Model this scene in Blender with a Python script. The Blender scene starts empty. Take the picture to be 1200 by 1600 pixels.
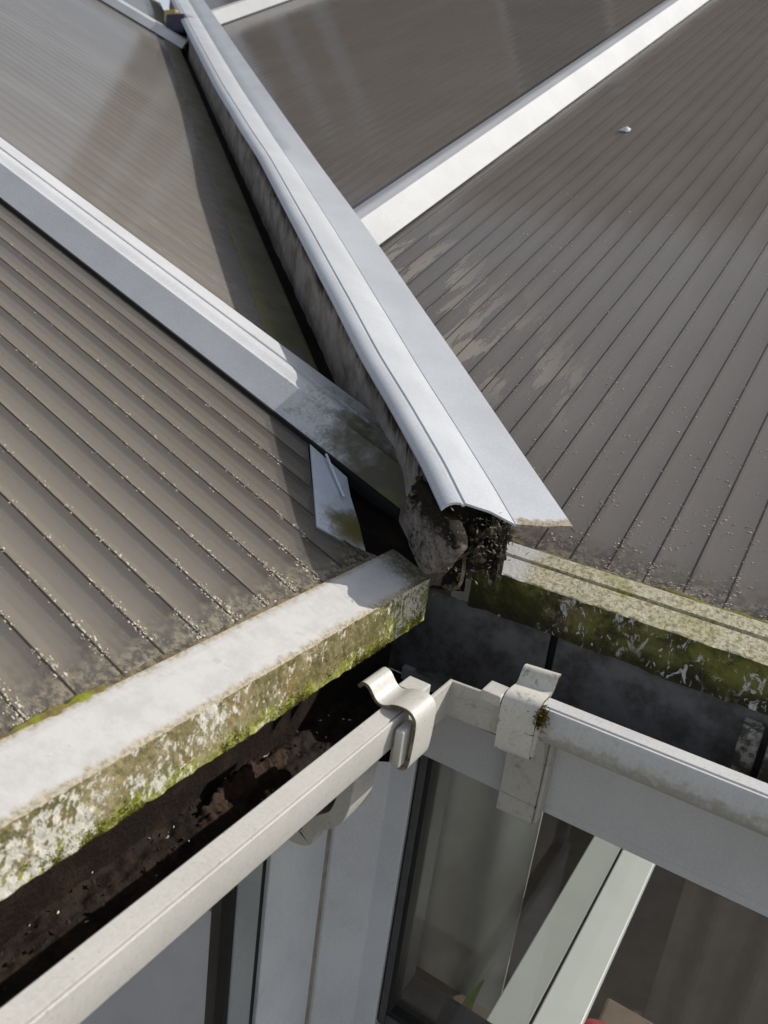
import bpy, bmesh, math, random
from mathutils import Vector, Matrix, noise
random.seed(7)
R = math.radians
scene = bpy.context.scene
col = scene.collection

# ------------------------------------------------------------------ camera, sky, sun, exposure
cam_d = bpy.data.cameras.new("camera")
cam = bpy.data.objects.new("camera", cam_d); col.objects.link(cam)
right = Vector((0.83726825, 0.53338342, 0.12034952))
down = Vector((0.27321928, -0.21744966, -0.93705222))
fwd = Vector((-0.47363816, 0.81744588, -0.32779433))
cam_loc = Vector((0.3235, -0.6639, 0.3174))
m = Matrix((right, -down, -fwd)).transposed().to_4x4(); m.translation = cam_loc
cam.matrix_world = m
cam_d.sensor_fit = 'VERTICAL'; cam_d.sensor_height = 24.0; cam_d.sensor_width = 18.0
cam_d.lens = 24.0 * 1261.05 / 1600.0
cam_d.clip_start = 0.02; cam_d.clip_end = 500
cam_d.dof.use_dof = True; cam_d.dof.focus_distance = 0.86; cam_d.dof.aperture_fstop = 7.5
scene.camera = cam

SUN = Vector((0.60, 0.70, 0.67)).normalized()
world = bpy.data.worlds.new("World"); scene.world = world; world.use_nodes = True
wn = world.node_tree
sky = wn.nodes.new('ShaderNodeTexSky'); sky.sky_type = 'NISHITA'; sky.sun_disc = False
sky.sun_elevation = math.asin(SUN.z); sky.sun_rotation = math.atan2(SUN.x, SUN.y)
sky.air_density = 1.0; sky.dust_density = 1.6
bg = wn.nodes['Background']; bg.inputs['Strength'].default_value = 0.15
hs = wn.nodes.new('ShaderNodeHueSaturation'); hs.inputs['Saturation'].default_value = 0.42   # thin bright haze, not a deep blue sky
wn.links.new(sky.outputs[0], hs.inputs['Color']); wn.links.new(hs.outputs[0], bg.inputs[0])
sun_d = bpy.data.lights.new("sun", 'SUN'); sun_d.energy = 4.2; sun_d.angle = R(0.55); sun_d.color = (1.0, 0.95, 0.87)
sun = bpy.data.objects.new("sun", sun_d); col.objects.link(sun)
sun.rotation_euler = SUN.to_track_quat('Z', 'Y').to_euler(); sun.location = (2, 2, 3)
scene.view_settings.view_transform = 'Standard'; scene.view_settings.look = 'None'
scene.view_settings.exposure = 0.0; scene.view_settings.gamma = 1.0
scene.cycles.max_bounces = 10; scene.cycles.transparent_max_bounces = 16

# ------------------------------------------------------------------ roof frames
PL, PR = R(20.555), R(25.30)
NL = Vector((math.sin(PL), 0, math.cos(PL))); UL = Vector((-math.cos(PL), 0, math.sin(PL)))
NR = Vector((0, -math.sin(PR), math.cos(PR))); UR = Vector((0, math.cos(PR), math.sin(PR)))
OR = Vector((0, 0.0685, 0))
def LP(u, y, h): return UL * u + Vector((0, y, 0)) + NL * h
def RP(x, v, h): return OR + Vector((x, 0, 0)) + UR * v + NR * h
VD = Vector((-0.771, 0.637, 0))                    # plan direction of the valley, going up and away
VS = -0.826                                        # y = VS * x + intercept

# ------------------------------------------------------------------ material helpers
class G:
    """tiny wrapper round one material's node tree"""
    def __init__(s, name):
        s.m = bpy.data.materials.new(name); s.m.use_nodes = True
        s.t = s.m.node_tree; s.b = s.t.nodes['Principled BSDF']; s.out = s.t.nodes['Material Output']
        s.pos = s.t.nodes.new('ShaderNodeNewGeometry').outputs['Position']
    def put(s, sock, v):
        if isinstance(v, bpy.types.NodeSocket): s.t.links.new(v, sock)
        elif v is not None: sock.default_value = v
    def mapv(s, sc, rot=(0, 0, 0), loc=(0, 0, 0), vec=None):
        n = s.t.nodes.new('ShaderNodeMapping'); s.put(n.inputs['Vector'], vec or s.pos)
        n.inputs['Scale'].default_value = sc; n.inputs['Rotation'].default_value = rot; n.inputs['Location'].default_value = loc
        return n.outputs[0]
    def noise(s, scale, detail=6, rough=0.6, vec=None, dist=0.0):
        n = s.t.nodes.new('ShaderNodeTexNoise'); s.put(n.inputs['Vector'], vec or s.pos)
        n.inputs['Scale'].default_value = scale; n.inputs['Detail'].default_value = detail
        n.inputs['Roughness'].default_value = rough; n.inputs['Distortion'].default_value = dist
        return n.outputs['Fac']
    def voro(s, scale, vec=None, feat='F1', rnd=1.0):
        n = s.t.nodes.new('ShaderNodeTexVoronoi'); n.feature = feat; s.put(n.inputs['Vector'], vec or s.pos)
        n.inputs['Scale'].default_value = scale; n.inputs['Randomness'].default_value = rnd
        return n.outputs['Distance']
    def ramp(s, f, a, b, lo=0.0, hi=1.0):
        n = s.t.nodes.new('ShaderNodeMapRange'); n.interpolation_type = 'SMOOTHSTEP'
        s.put(n.inputs['Value'], f); n.inputs['From Min'].default_value = a; n.inputs['From Max'].default_value = b
        n.inputs['To Min'].default_value = lo; n.inputs['To Max'].default_value = hi
        return n.outputs[0]
    def math(s, op, a, b=0.0):
        n = s.t.nodes.new('ShaderNodeMath'); n.operation = op; n.use_clamp = False
        s.put(n.inputs[0], a); s.put(n.inputs[1], b); return n.outputs[0]
    def clamp(s, a):
        n = s.t.nodes.new('ShaderNodeClamp'); s.put(n.inputs[0], a); return n.outputs[0]
    def mix(s, f, a, b):
        n = s.t.nodes.new('ShaderNodeMix'); n.data_type = 'RGBA'
        s.put(n.inputs[0], f)
        for k, v in ((6, a), (7, b)):
            s.put(n.inputs[k], v if isinstance(v, bpy.types.NodeSocket) else (*v, 1.0))
        return n.outputs[2]
    def axis(s, v):                                  # dot(position, v)
        n = s.t.nodes.new('ShaderNodeVectorMath'); n.operation = 'DOT_PRODUCT'
        s.put(n.inputs[0], s.pos); n.inputs[1].default_value = v
        return n.outputs['Value']
    def bump(s, h, strength=0.3, dist=0.001):
        n = s.t.nodes.new('ShaderNodeBump'); s.put(n.inputs['Height'], h)
        n.inputs['Strength'].default_value = strength; n.inputs['Distance'].default_value = dist
        s.t.links.new(n.outputs[0], s.b.inputs['Normal']); return n.outputs[0]
    def set(s, colr=None, rough=None, spec=None):
        if colr is not None: s.put(s.b.inputs['Base Color'], colr if isinstance(colr, bpy.types.NodeSocket) else (*colr, 1))
        if rough is not None: s.put(s.b.inputs['Roughness'], rough)
        if spec is not None: s.b.inputs['Specular IOR Level'].default_value = spec
        return s.m

def mat_white(name, base, grime=(0.20, 0.17, 0.12), lo=0.60, hi=0.75, scale=60, amount=0.6, rough=0.38, extra=None, speck=0.55):
    g = G(name)
    big = g.noise(9, 4, 0.6); fine = g.noise(scale, 8, 0.72)
    c = g.mix(g.ramp(g.math('ADD', g.math('MULTIPLY', big, 0.5), g.math('MULTIPLY', g.noise(330, 3, 0.7), 0.5)), 0.38, 0.62), base, tuple(v * 0.86 for v in base))
    f = g.math('MULTIPLY', g.ramp(g.math('ADD', g.math('MULTIPLY', fine, 0.75), g.math('MULTIPLY', big, 0.3)), lo, hi), amount)
    c = g.mix(f, c, grime)
    sp = g.ramp(g.noise(420, 2, 0.5), 0.68, 0.76)
    c = g.mix(g.math('MULTIPLY', sp, speck), c, (0.16, 0.14, 0.11))
    if extra: c = extra(g, c)
    g.bump(g.math('ADD', g.math('MULTIPLY', g.noise(900, 3, 0.6), 0.5), g.math('MULTIPLY', f, 1.0)), 0.12, 0.0006)
    return g.set(c, rough, 0.45)

def corner_grime(g, c, centre, radius, dark=(0.055, 0.05, 0.032), ns=160, soft=0.05):
    """lichen and soot gathered round a point of the roof corner"""
    n = g.t.nodes.new('ShaderNodeVectorMath'); n.operation = 'DISTANCE'
    g.put(n.inputs[0], g.pos); n.inputs[1].default_value = centre
    d = g.math('ADD', n.outputs['Value'], g.math('MULTIPLY', g.math('SUBTRACT', g.noise(30, 6, 0.7), 0.5), radius * 1.1))
    near = g.ramp(d, radius, radius - soft * 2.0)
    grain = g.ramp(g.math('ADD', g.noise(ns, 7, 0.85), g.math('MULTIPLY', near, 0.33)), 0.55, 0.70)
    return g.mix(g.math('MULTIPLY', grain, near), c, g.mix(g.ramp(g.noise(45, 3), 0.5, 0.65), dark, (0.13, 0.12, 0.04)))

def mat_plain(name, c, rough=0.6, spec=0.3, n2=None, ns=40, a=0.4, b=0.65, bmp=0.0):
    g = G(name)
    cc = g.mix(g.ramp(g.noise(ns, 7, 0.7), a, b), c, n2 or tuple(v * 0.7 for v in c))
    if bmp: g.bump(g.noise(ns * 4, 6, 0.75), bmp, 0.002)
    return g.set(cc, rough, spec)
WHITE = (0.70, 0.71, 0.72)
M = {}
M['cap'] = mat_white('valley_cap_plastic', (0.50, 0.52, 0.55), amount=0.25, lo=0.62, hi=0.82, scale=120, rough=0.42, speck=0.15,
    extra=lambda g, c: g.mix(g.math('MULTIPLY', g.ramp(g.math('ADD', g.axis((-0.771, 0.637, 0)), g.math('MULTIPLY', g.math('SUBTRACT', g.noise(70, 5, 0.7), 0.5), 0.022)), -0.0300, -0.0350), g.ramp(g.axis((0.637, 0.771, 0)), 0.060, 0.068)), c, g.mix(g.ramp(g.noise(300, 4, 0.8), 0.45, 0.6), (0.36, 0.31, 0.23), (0.16, 0.13, 0.09))))
M['bar'] = mat_white('bar_cap_plastic', (0.60, 0.605, 0.62), amount=0.45, lo=0.60, hi=0.8, scale=90, rough=0.36, speck=0.35,
    extra=lambda g, c: corner_grime(g, c, (-0.03, 0.11, 0.08), 0.285, dark=(0.10, 0.088, 0.062), ns=230, soft=0.10))
M['bar_clean'] = mat_white('clean_bar_plastic', (0.55, 0.555, 0.56), amount=0.35, lo=0.62, hi=0.85, scale=60, rough=0.34, speck=0.1)
M['flashing'] = mat_white('flashing_plastic', (0.60, 0.65, 0.72), amount=0.4, scale=90, rough=0.35,
    extra=lambda g, c: corner_grime(g, c, (-0.088, -0.003, 0.02), 0.055, dark=(0.15, 0.13, 0.04), ns=150, soft=0.02))
M['gutter'] = mat_white('gutter_plastic', (0.53, 0.515, 0.485), grime=(0.26, 0.23, 0.18), amount=0.55, lo=0.60, hi=0.74, scale=75, rough=0.4)
def _lip(g, c):
    z = g.axis((0, 0, 1))
    n = g.math('ADD', z, g.math('MULTIPLY', g.math('SUBTRACT', g.noise(110, 7, 0.75), 0.5), 0.05))
    return g.mix(g.math('MULTIPLY', g.ramp(n, -0.082, -0.101), 0.62), c, (0.19, 0.17, 0.12))
M['gutter_grimy'] = mat_white('grimy_gutter_plastic', (0.58, 0.575, 0.565), grime=(0.24, 0.21, 0.15), amount=0.6, lo=0.58, hi=0.72, scale=80, rough=0.42, extra=_lip)
M['clip'] = mat_white('gutter_clip_plastic', (0.53, 0.515, 0.475), grime=(0.22, 0.185, 0.12), amount=0.8, lo=0.54, hi=0.74, scale=85, rough=0.42, speck=0.9)
M['clip_grimy'] = mat_white('stained_clip_plastic', (0.64, 0.62, 0.56), grime=(0.15, 0.12, 0.06), amount=0.85, lo=0.54, hi=0.68, scale=95, rough=0.45, speck=1.0)
M['clip_edge'] = mat_plain('grimy_cut_edge', (0.30, 0.25, 0.18), 0.9, 0.1, (0.12, 0.09, 0.06), 120, 0.4, 0.62, 0.5)
M['frame'] = mat_white('window_frame_plastic', (0.62, 0.64, 0.68), amount=0.3, lo=0.6, hi=0.85, scale=18, rough=0.3, speck=0.05)
M['frame_grey'] = mat_white('window_sash_plastic', (0.30, 0.32, 0.33), amount=0.2, lo=0.6, hi=0.85, scale=18, rough=0.3, speck=0.05)
M['fascia'] = mat_white('fascia_plastic', (0.57, 0.575, 0.59), grime=(0.30, 0.28, 0.24), amount=0.45, lo=0.62, hi=0.8, scale=40, rough=0.3, speck=0.15)

def mat_eave_top(name, green):
    g = G(name)
    up = g.axis(tuple(UR if green else UL))
    base0 = g.mix(g.ramp(g.noise(40, 7, 0.75), 0.38, 0.66), (0.50, 0.49, 0.48), (0.43, 0.42, 0.405))
    base0 = g.mix(g.math('MULTIPLY', g.ramp(g.noise(75, 4, 0.6), 0.62, 0.70), 0.5), base0, (0.36, 0.35, 0.34))
    if green:
        n = g.noise(240, 6, 0.75)
        base = g.mix(g.ramp(n, 0.40, 0.66), (0.70, 0.635, 0.46), (0.25, 0.215, 0.11))
        big = g.noise(14, 5, 0.6)
        base = g.mix(g.math('MULTIPLY', g.ramp(big, 0.48, 0.66), 0.75), base, g.mix(g.ramp(n, 0.4, 0.6), (0.40, 0.36, 0.07), (0.20, 0.20, 0.04)))
        cleanx = g.ramp(g.math('ADD', g.axis((1, 0, 0)), g.math('MULTIPLY', g.math('SUBTRACT', g.noise(60, 5), 0.5), 0.03)), 0.082, 0.060)
        base = g.mix(cleanx, base, (0.72, 0.71, 0.69))
    else:
        edge = g.math('ADD', g.axis((1, 0, 0)), g.math('MULTIPLY', g.math('SUBTRACT', g.noise(70, 7, 0.8), 0.5), 0.022))
        f = g.math('MAXIMUM', g.ramp(edge, -0.0065, -0.0005), g.ramp(edge, -0.0395, -0.0455))
        base = g.mix(g.math('MULTIPLY', f, 0.8), base0, g.mix(g.ramp(g.noise(300, 4, 0.8), 0.4, 0.62), (0.44, 0.37, 0.25), (0.17, 0.14, 0.07)))
        tip = g.ramp(g.math('ADD', g.axis((0.35, 1, 0)), g.math('MULTIPLY', g.math('SUBTRACT', g.noise(50, 6, 0.7), 0.5), 0.05)), -0.075, -0.02)
        dirt = g.ramp(g.math('ADD', g.noise(230, 6, 0.8), g.math('MULTIPLY', tip, 0.35)), 0.55, 0.9)
        base = g.mix(g.math('MULTIPLY', dirt, tip), base, (0.10, 0.09, 0.05))
    g.bump(g.noise(330 if green else 260, 7, 0.78), 0.75 if green else 0.3, 0.0016 if green else 0.0008)
    return g.set(base, 0.7, 0.25)
def mat_eave_front(name, dark):
    g = G(name)
    st = g.mapv((1, 1, 0.7))
    big = g.noise(17, 5, 0.65); mid = g.noise(70, 6, 0.75, st); fine = g.noise(260, 5, 0.8)
    if dark:
        c = g.mix(g.ramp(big, 0.42, 0.62), (0.055, 0.056, 0.018), (0.14, 0.125, 0.05))
        c = g.mix(g.math('MULTIPLY', g.ramp(g.noise(13, 5), 0.46, 0.6), 0.85), c, (0.20, 0.20, 0.05))
        c = g.mix(g.math('MULTIPLY', g.ramp(fine, 0.55, 0.7), 0.6), c, (0.16, 0.13, 0.08))
        c = g.mix(g.math('MULTIPLY', g.ramp(g.noise(30, 6, 0.75), 0.50, 0.62), 0.85), c, (0.045, 0.038, 0.024))
        c = g.mix(g.math('MULTIPLY', g.ramp(g.noise(19, 4, 0.6, g.mapv((1, 1, 1), (0, 0, 0), (3, 1, 2))), 0.58, 0.66), 0.7), c, (0.24, 0.19, 0.10))
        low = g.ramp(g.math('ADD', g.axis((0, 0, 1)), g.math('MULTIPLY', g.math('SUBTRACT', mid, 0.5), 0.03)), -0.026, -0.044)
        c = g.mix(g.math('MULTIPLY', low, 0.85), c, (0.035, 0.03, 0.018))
        fl = g.math('MULTIPLY', g.ramp(g.noise(95, 5, 0.72, g.mapv((1, 1, 0.6)), 1.2), 0.560, 0.590), g.ramp(g.math('ADD', g.noise(16, 3), g.math('MULTIPLY', g.axis((1, 0, 0)), 0.35)), 0.46, 0.60))
        c = g.mix(g.math('MULTIPLY', fl, 0.95), c, (0.60, 0.59, 0.58))
    else:
        c = g.mix(g.ramp(g.math('ADD', g.math('MULTIPLY', big, 0.6), g.math('MULTIPLY', fine, 0.4)), 0.42, 0.6), (0.13, 0.115, 0.045), (0.32, 0.275, 0.155))
        c = g.mix(g.math('MULTIPLY', g.ramp(g.noise(24, 3), 0.55, 0.66), 0.6), c, (0.24, 0.16, 0.05))
        gz = g.ramp(g.math('ADD', g.axis((0, 0, 1)), g.math('MULTIPLY', g.math('SUBTRACT', g.noise(34, 6, 0.75), 0.5), 0.055)), -0.030, -0.047)
        gy = g.math('MULTIPLY', g.ramp(g.math('ADD', g.axis((0, 1, 0)), g.math('MULTIPLY', g.math('SUBTRACT', big, 0.5), 0.16)), -0.13, -0.035), g.ramp(g.noise(40, 4), 0.36, 0.56))
        gr = g.mix(g.ramp(fine, 0.36, 0.66), (0.15, 0.17, 0.015), (0.43, 0.44, 0.10))
        c = g.mix(g.math('MULTIPLY', g.math('MAXIMUM', gz, gy), 0.9), c, gr)
        fl = g.math('ADD', g.math('MULTIPLY', mid, 0.46), g.math('MULTIPLY', g.noise(210, 5, 0.75, st), 0.54))
        fl = g.math('ADD', fl, g.math('MULTIPLY', g.math('SUBTRACT', g.noise(11, 4), 0.5), 0.62))
        c = g.mix(g.ramp(fl, 0.520, 0.545), c, (0.60, 0.575, 0.51))
    h = g.math('ADD', g.math('MULTIPLY', mid, -0.7), g.math('MULTIPLY', fine, -0.5))
    g.bump(h, 0.9, 0.0022)
    return g.set(c, 0.85, 0.15)
M['eave_top'] = mat_eave_top('weathered_white_top', False)
M['eave_top_green'] = mat_eave_top('lichen_covered_top', True)
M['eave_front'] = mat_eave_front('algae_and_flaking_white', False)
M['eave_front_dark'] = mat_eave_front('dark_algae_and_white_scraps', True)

def mat_skin(name, alg, far=False):
    """hazy bronze polycarbonate skin: part see-through, part dusty"""
    g = G(name)
    up = g.axis(tuple(UL)) if alg == 'L' else g.math('ADD', g.axis(tuple(UR)), -0.062)
    st = g.mapv((0.7, 3, 0.7) if alg == 'L' else (3, 0.7, 0.7))
    dust = g.ramp(g.noise(3.0, 5, 0.65, st), 0.35, 0.75)
    haze = g.noise(5, 4, 0.6)
    low = g.ramp(g.math('ADD', up, g.math('MULTIPLY', g.math('SUBTRACT', g.noise(48, 6, 0.7), 0.5), 0.075)), 0.112, 0.050)
    spk = g.ramp(g.noise(520, 3, 0.65), 0.64, 0.72)
    c = g.mix(haze, (0.205 + 0.07 * far, 0.186 + 0.07 * far, 0.165 + 0.07 * far), (0.26 + 0.07 * far, 0.238 + 0.07 * far, 0.212 + 0.07 * far)) if alg == 'L' else g.mix(haze, (0.225, 0.201, 0.183), (0.285, 0.256, 0.234))
    c = g.mix(g.math('MULTIPLY', spk, 0.35), c, (0.42, 0.38, 0.32))
    c = g.mix(low, c, g.mix(g.ramp(g.noise(140, 6, 0.75), 0.42, 0.62), (0.07, 0.058, 0.045), (0.26, 0.22, 0.15)))
    if alg == 'L' and far:     # pale scuffs washed down the sheet towards the valley
        w = g.math('SUBTRACT', g.axis((0, 1, 0)), g.math('MULTIPLY', g.axis((1, 0, 0)), -0.826))
        near = g.math('MULTIPLY', g.ramp(w, -0.62, -0.25), g.ramp(g.axis((0, 1, 0)), 1.0, 0.45))
        c = g.mix(g.math('MULTIPLY', near, g.ramp(g.noise(4, 5, 0.7, g.mapv((3, 40, 3))), 0.56, 0.66)), c, (0.46, 0.40, 0.31))
    if alg == 'R' and not far:     # gritty streaks washed down beside the valley cap
        near = g.ramp(g.axis((0.637, 0.771, 0)), 0.40, 0.16)
        far = g.ramp(g.axis((0, 1, 0)), 0.28, 0.42)
        f = g.math('MULTIPLY', g.math('MULTIPLY', near, far), g.ramp(g.math('MULTIPLY', g.ramp(g.noise(6, 4, 0.6, g.mapv((5, 1, 1))), 0.42, 0.62), g.noise(300, 5, 0.85)), 0.30, 0.42))
        c = g.mix(f, c, (0.52, 0.46, 0.37))
    g.set(c, g.ramp(haze, 0.3, 0.7, 0.07, 0.13) if far else g.ramp(haze, 0.3, 0.7, 0.15, 0.24), 1.0)
    g.bump(g.math('ADD', g.math('MULTIPLY', g.noise(420, 3, 0.6), 0.5), g.math('MULTIPLY', spk, 0.6)), 0.05, 0.0008)
    tr = g.t.nodes.new('ShaderNodeBsdfTransparent'); tr.inputs[0].default_value = (0.92, 0.895, 0.865, 1)
    mx = g.t.nodes.new('ShaderNodeMixShader')
    g.put(mx.inputs[0], g.math('MAXIMUM', g.math('MAXIMUM', g.ramp(dust, 0, 1, *((0.58, 0.66) if far else (0.35, 0.43) if alg == 'L' else (0.40, 0.50))), g.math('MULTIPLY', spk, 0.7)), g.math('MULTIPLY', low, 0.95)))
    g.t.links.new(tr.outputs[0], mx.inputs[1]); g.t.links.new(g.b.outputs[0], mx.inputs[2])
    g.t.links.new(mx.outputs[0], g.out.inputs[0])
    return g.m
M['skin_l'] = mat_skin('bronze_polycarbonate_skin_a', 'L')
M['skin_r'] = mat_skin('bronze_polycarbonate_skin_b', 'R')
M['skin_lf'] = mat_skin('glossy_bronze_skin_a', 'L', True)
M['skin_rf'] = mat_skin('glossy_bronze_skin_b', 'R', True)
M['web'] = mat_plain('bronze_web', (0.030, 0.023, 0.018), 0.5)
def mat_wall(name, c, fac, tint):
    g = G(name); g.set(c, 0.5, 0.3)
    tr = g.t.nodes.new('ShaderNodeBsdfTransparent'); tr.inputs[0].default_value = (*tint, 1); mx = g.t.nodes.new('ShaderNodeMixShader'); mx.inputs[0].default_value = fac
    g.t.links.new(tr.outputs[0], mx.inputs[1]); g.t.links.new(g.b.outputs[0], mx.inputs[2]); g.t.links.new(mx.outputs[0], g.out.inputs[0]); return g.m
M['inner_wall'] = mat_wall('bronze_inner_wall', (0.50, 0.47, 0.42), 0.24, (0.93, 0.90, 0.86))
M['under'] = mat_wall('bronze_lower_skin', (0.66, 0.62, 0.555), 0.78, (0.75, 0.68, 0.60))
M['rubber'] = mat_plain('black_rubber', (0.012, 0.012, 0.013), 0.55, 0.3)
M['dark_dirt'] = mat_plain('wet_black_leaf_dirt', (0.016, 0.011, 0.008), 0.7, 0.2, (0.034, 0.022, 0.015), 40, 0.45, 0.68, 1.0)
M['sunlit_dirt'] = mat_plain('sunlit_brown_silt', (0.060, 0.040, 0.028), 0.9, 0.1, (0.028, 0.019, 0.014), 70, 0.4, 0.62, 0.9)
M['trough'] = mat_plain('dirty_grey_trough', (0.17, 0.165, 0.165), 0.7, 0.2, (0.085, 0.08, 0.075), 30, 0.4, 0.66, 0.3)
M['trough_dark'] = mat_plain('shade_black_trough', (0.016, 0.012, 0.010), 0.85, 0.12, (0.03, 0.02, 0.014), 30, 0.45, 0.7, 0.7)  # near-black stands in for deep shade in gaps and hollows
def mat_fin():
    g = G('soot_streaked_side')
    st = g.mapv((60, 60, 9))
    # soot hangs in ragged tongues from the top edge
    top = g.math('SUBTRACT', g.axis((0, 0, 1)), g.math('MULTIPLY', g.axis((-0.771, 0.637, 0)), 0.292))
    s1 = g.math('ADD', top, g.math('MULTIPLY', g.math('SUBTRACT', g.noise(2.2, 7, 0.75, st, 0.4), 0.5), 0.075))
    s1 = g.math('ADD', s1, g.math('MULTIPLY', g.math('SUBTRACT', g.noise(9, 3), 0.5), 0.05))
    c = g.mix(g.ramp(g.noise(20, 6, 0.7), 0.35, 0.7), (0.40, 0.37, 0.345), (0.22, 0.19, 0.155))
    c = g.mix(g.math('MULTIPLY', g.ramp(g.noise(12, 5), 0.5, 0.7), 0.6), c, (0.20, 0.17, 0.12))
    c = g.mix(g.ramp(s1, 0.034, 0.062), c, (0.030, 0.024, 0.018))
    c = g.mix(g.math('MULTIPLY', g.ramp(g.noise(210, 6, 0.8), 0.55, 0.7), 0.55), c, (0.06, 0.05, 0.035))
    g.bump(g.noise(150, 6, 0.75), 0.6, 0.002)
    return g.set(c, 0.8, 0.15)
M['fin'] = mat_fin()
def mat_grey_end():
    g = G('pitted_dirty_grey')
    c = g.mix(g.ramp(g.noise(60, 6, 0.75), 0.40, 0.70), (0.31, 0.27, 0.25), (0.12, 0.10, 0.08))
    z = g.math('ADD', g.axis((0, 0, 1)), g.math('MULTIPLY', g.math('SUBTRACT', g.noise(70, 6, 0.75), 0.5), 0.07))
    c = g.mix(g.ramp(z, 0.052, 0.068), c, (0.022, 0.019, 0.013))
    c = g.mix(g.math('MULTIPLY', g.ramp(g.noise(170, 6, 0.85), 0.50, 0.60), 0.9), c, (0.03, 0.025, 0.018))
    g.bump(g.noise(220, 6, 0.8), 0.9, 0.002)
    return g.set(c, 0.85, 0.12)
M['grey_end'] = mat_grey_end()
def mat_trim():
    g = G('dull_valley_edge_trim')
    c = g.mix(g.ramp(g.noise(16, 6, 0.7), 0.38, 0.68), (0.14, 0.13, 0.095), (0.085, 0.08, 0.042))
    w = g.math('SUBTRACT', g.axis((0, 1, 0)), g.math('MULTIPLY', g.axis((1, 0, 0)), VS))
    moss = g.math('MULTIPLY', g.ramp(g.math('ADD', w, g.math('MULTIPLY', g.math('SUBTRACT', g.noise(60, 7, 0.8), 0.5), 0.05)), -0.086, -0.104), 0.75)
    lower = g.ramp(g.axis((-0.771, 0.637, 0)), 1.1, 0.5)
    c = g.mix(g.math('MULTIPLY', moss, lower), c, (0.16, 0.14, 0.05))
    c = g.mix(g.math('MULTIPLY', g.math('MULTIPLY', g.ramp(g.noise(12, 4), 0.42, 0.62), lower), 0.6), c, (0.085, 0.085, 0.035))
    g.bump(g.noise(120, 6, 0.7), 0.4, 0.001)
    return g.set(c, 0.65, 0.25)
M['trim'] = mat_trim()
M['flake'] = mat_plain('pale_dust_fluff', (0.72, 0.66, 0.55), 0.9, 0.1, (0.50, 0.45, 0.36), 200)
M['moss'] = mat_plain('moss', (0.16, 0.13, 0.02), 0.95, 0.05, (0.07, 0.05, 0.012), 160, 0.4, 0.6)
M['moss_green'] = mat_plain('bright_moss', (0.22, 0.23, 0.03), 0.95, 0.05, (0.17, 0.13, 0.06), 60, 0.42, 0.6, 0.8)
M['silt'] = mat_plain('silt_bead', (0.25, 0.21, 0.145), 0.95, 0.05, (0.10, 0.083, 0.055), 120, 0.4, 0.62, 0.8)
M['debris_clump'] = mat_plain('mouldy_debris', (0.06, 0.05, 0.03), 0.95, 0.05, (0.30, 0.27, 0.20), 190, 0.5, 0.66, 0.9)
def mat_glass():
    g = G('window_glass')
    fr = g.t.nodes.new('ShaderNodeFresnel'); fr.inputs[0].default_value = 1.5
    tr = g.t.nodes.new('ShaderNodeBsdfTransparent'); tr.inputs[0].default_value = (0.82, 0.86, 0.85, 1)
    gl = g.t.nodes.new('ShaderNodeBsdfGlossy'); gl.inputs['Roughness'].default_value = 0.02
    mx = g.t.nodes.new('ShaderNodeMixShader')
    g.put(mx.inputs[0], g.math('ADD', g.math('MULTIPLY', fr.outputs[0], 1.0), 0.02))
    g.t.links.new(tr.outputs[0], mx.inputs[1]); g.t.links.new(gl.outputs[0], mx.inputs[2])
    df = g.t.nodes.new('ShaderNodeBsdfDiffuse'); df.inputs[0].default_value = (0.50, 0.49, 0.45, 1); m2 = g.t.nodes.new('ShaderNodeMixShader')
    g.put(m2.inputs[0], g.ramp(g.noise(6, 5, 0.65), 0.3, 0.75, 0.03, 0.08))
    g.t.links.new(mx.outputs[0], m2.inputs[1]); g.t.links.new(df.outputs[0], m2.inputs[2]); g.t.links.new(m2.outputs[0], g.out.inputs[0])
    return g.m
M['glass'] = mat_glass()

# ------------------------------------------------------------------ mesh helpers
def obj(name, verts, faces, mat, parent=None, base=None, smooth=False, bevel=0.0, mats=None, midx=None, sub=0):
    vs = [Vector(v) for v in verts]
    if base is None:
        base = Vector((sum(v.x for v in vs) / len(vs), sum(v.y for v in vs) / len(vs), min(v.z for v in vs)))
    base = Vector(base)
    me = bpy.data.meshes.new(name)
    me.from_pydata([tuple(v - base) for v in vs], [], faces)
    for mm in (mats or [mat]): me.materials.append(mm)
    if midx:
        for p, i in zip(me.polygons, midx): p.material_index = i
    bm = bmesh.new(); bm.from_mesh(me); bmesh.ops.recalc_face_normals(bm, faces=bm.faces); bm.to_mesh(me); bm.free()
    if smooth:
        for p in me.polygons: p.use_smooth = True
    me.update()
    o = bpy.data.objects.new(name, me); col.objects.link(o)
    o.location = base
    if parent is not None:
        o.parent = parent; o.location = base - parent.location
        if parent.parent is not None: o.location = base - parent.location - parent.parent.location
    if bevel:
        b = o.modifiers.new('edge', 'BEVEL'); b.width = bevel; b.segments = 2; b.limit_method = 'ANGLE'; b.angle_limit = R(35)
    return o
def tag(o, label=None, cat=None, group=None, kind=None):
    if label: o['label'] = label
    if cat: o['category'] = cat
    if group: o['group'] = group
    if kind: o['kind'] = kind
    return o
def empty(name, loc):
    o = bpy.data.objects.new(name, None); col.objects.link(o); o.location = loc; o.empty_display_size = 0.02
    return o
def loft(rings, closed=True, caps=True):
    """join equal-length rings of points; returns verts, faces"""
    n = len(rings[0]); vs = [p for r in rings for p in r]; fs = []
    for i in range(len(rings) - 1):
        for j in range(n if closed else n - 1):
            k = (j + 1) % n
            fs.append((i * n + j, i * n + k, (i + 1) * n + k, (i + 1) * n + j))
    if caps and closed:
        fs.append(tuple(range(n))[::-1]); fs.append(tuple((len(rings) - 1) * n + j for j in range(n)))
    return vs, fs
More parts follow.
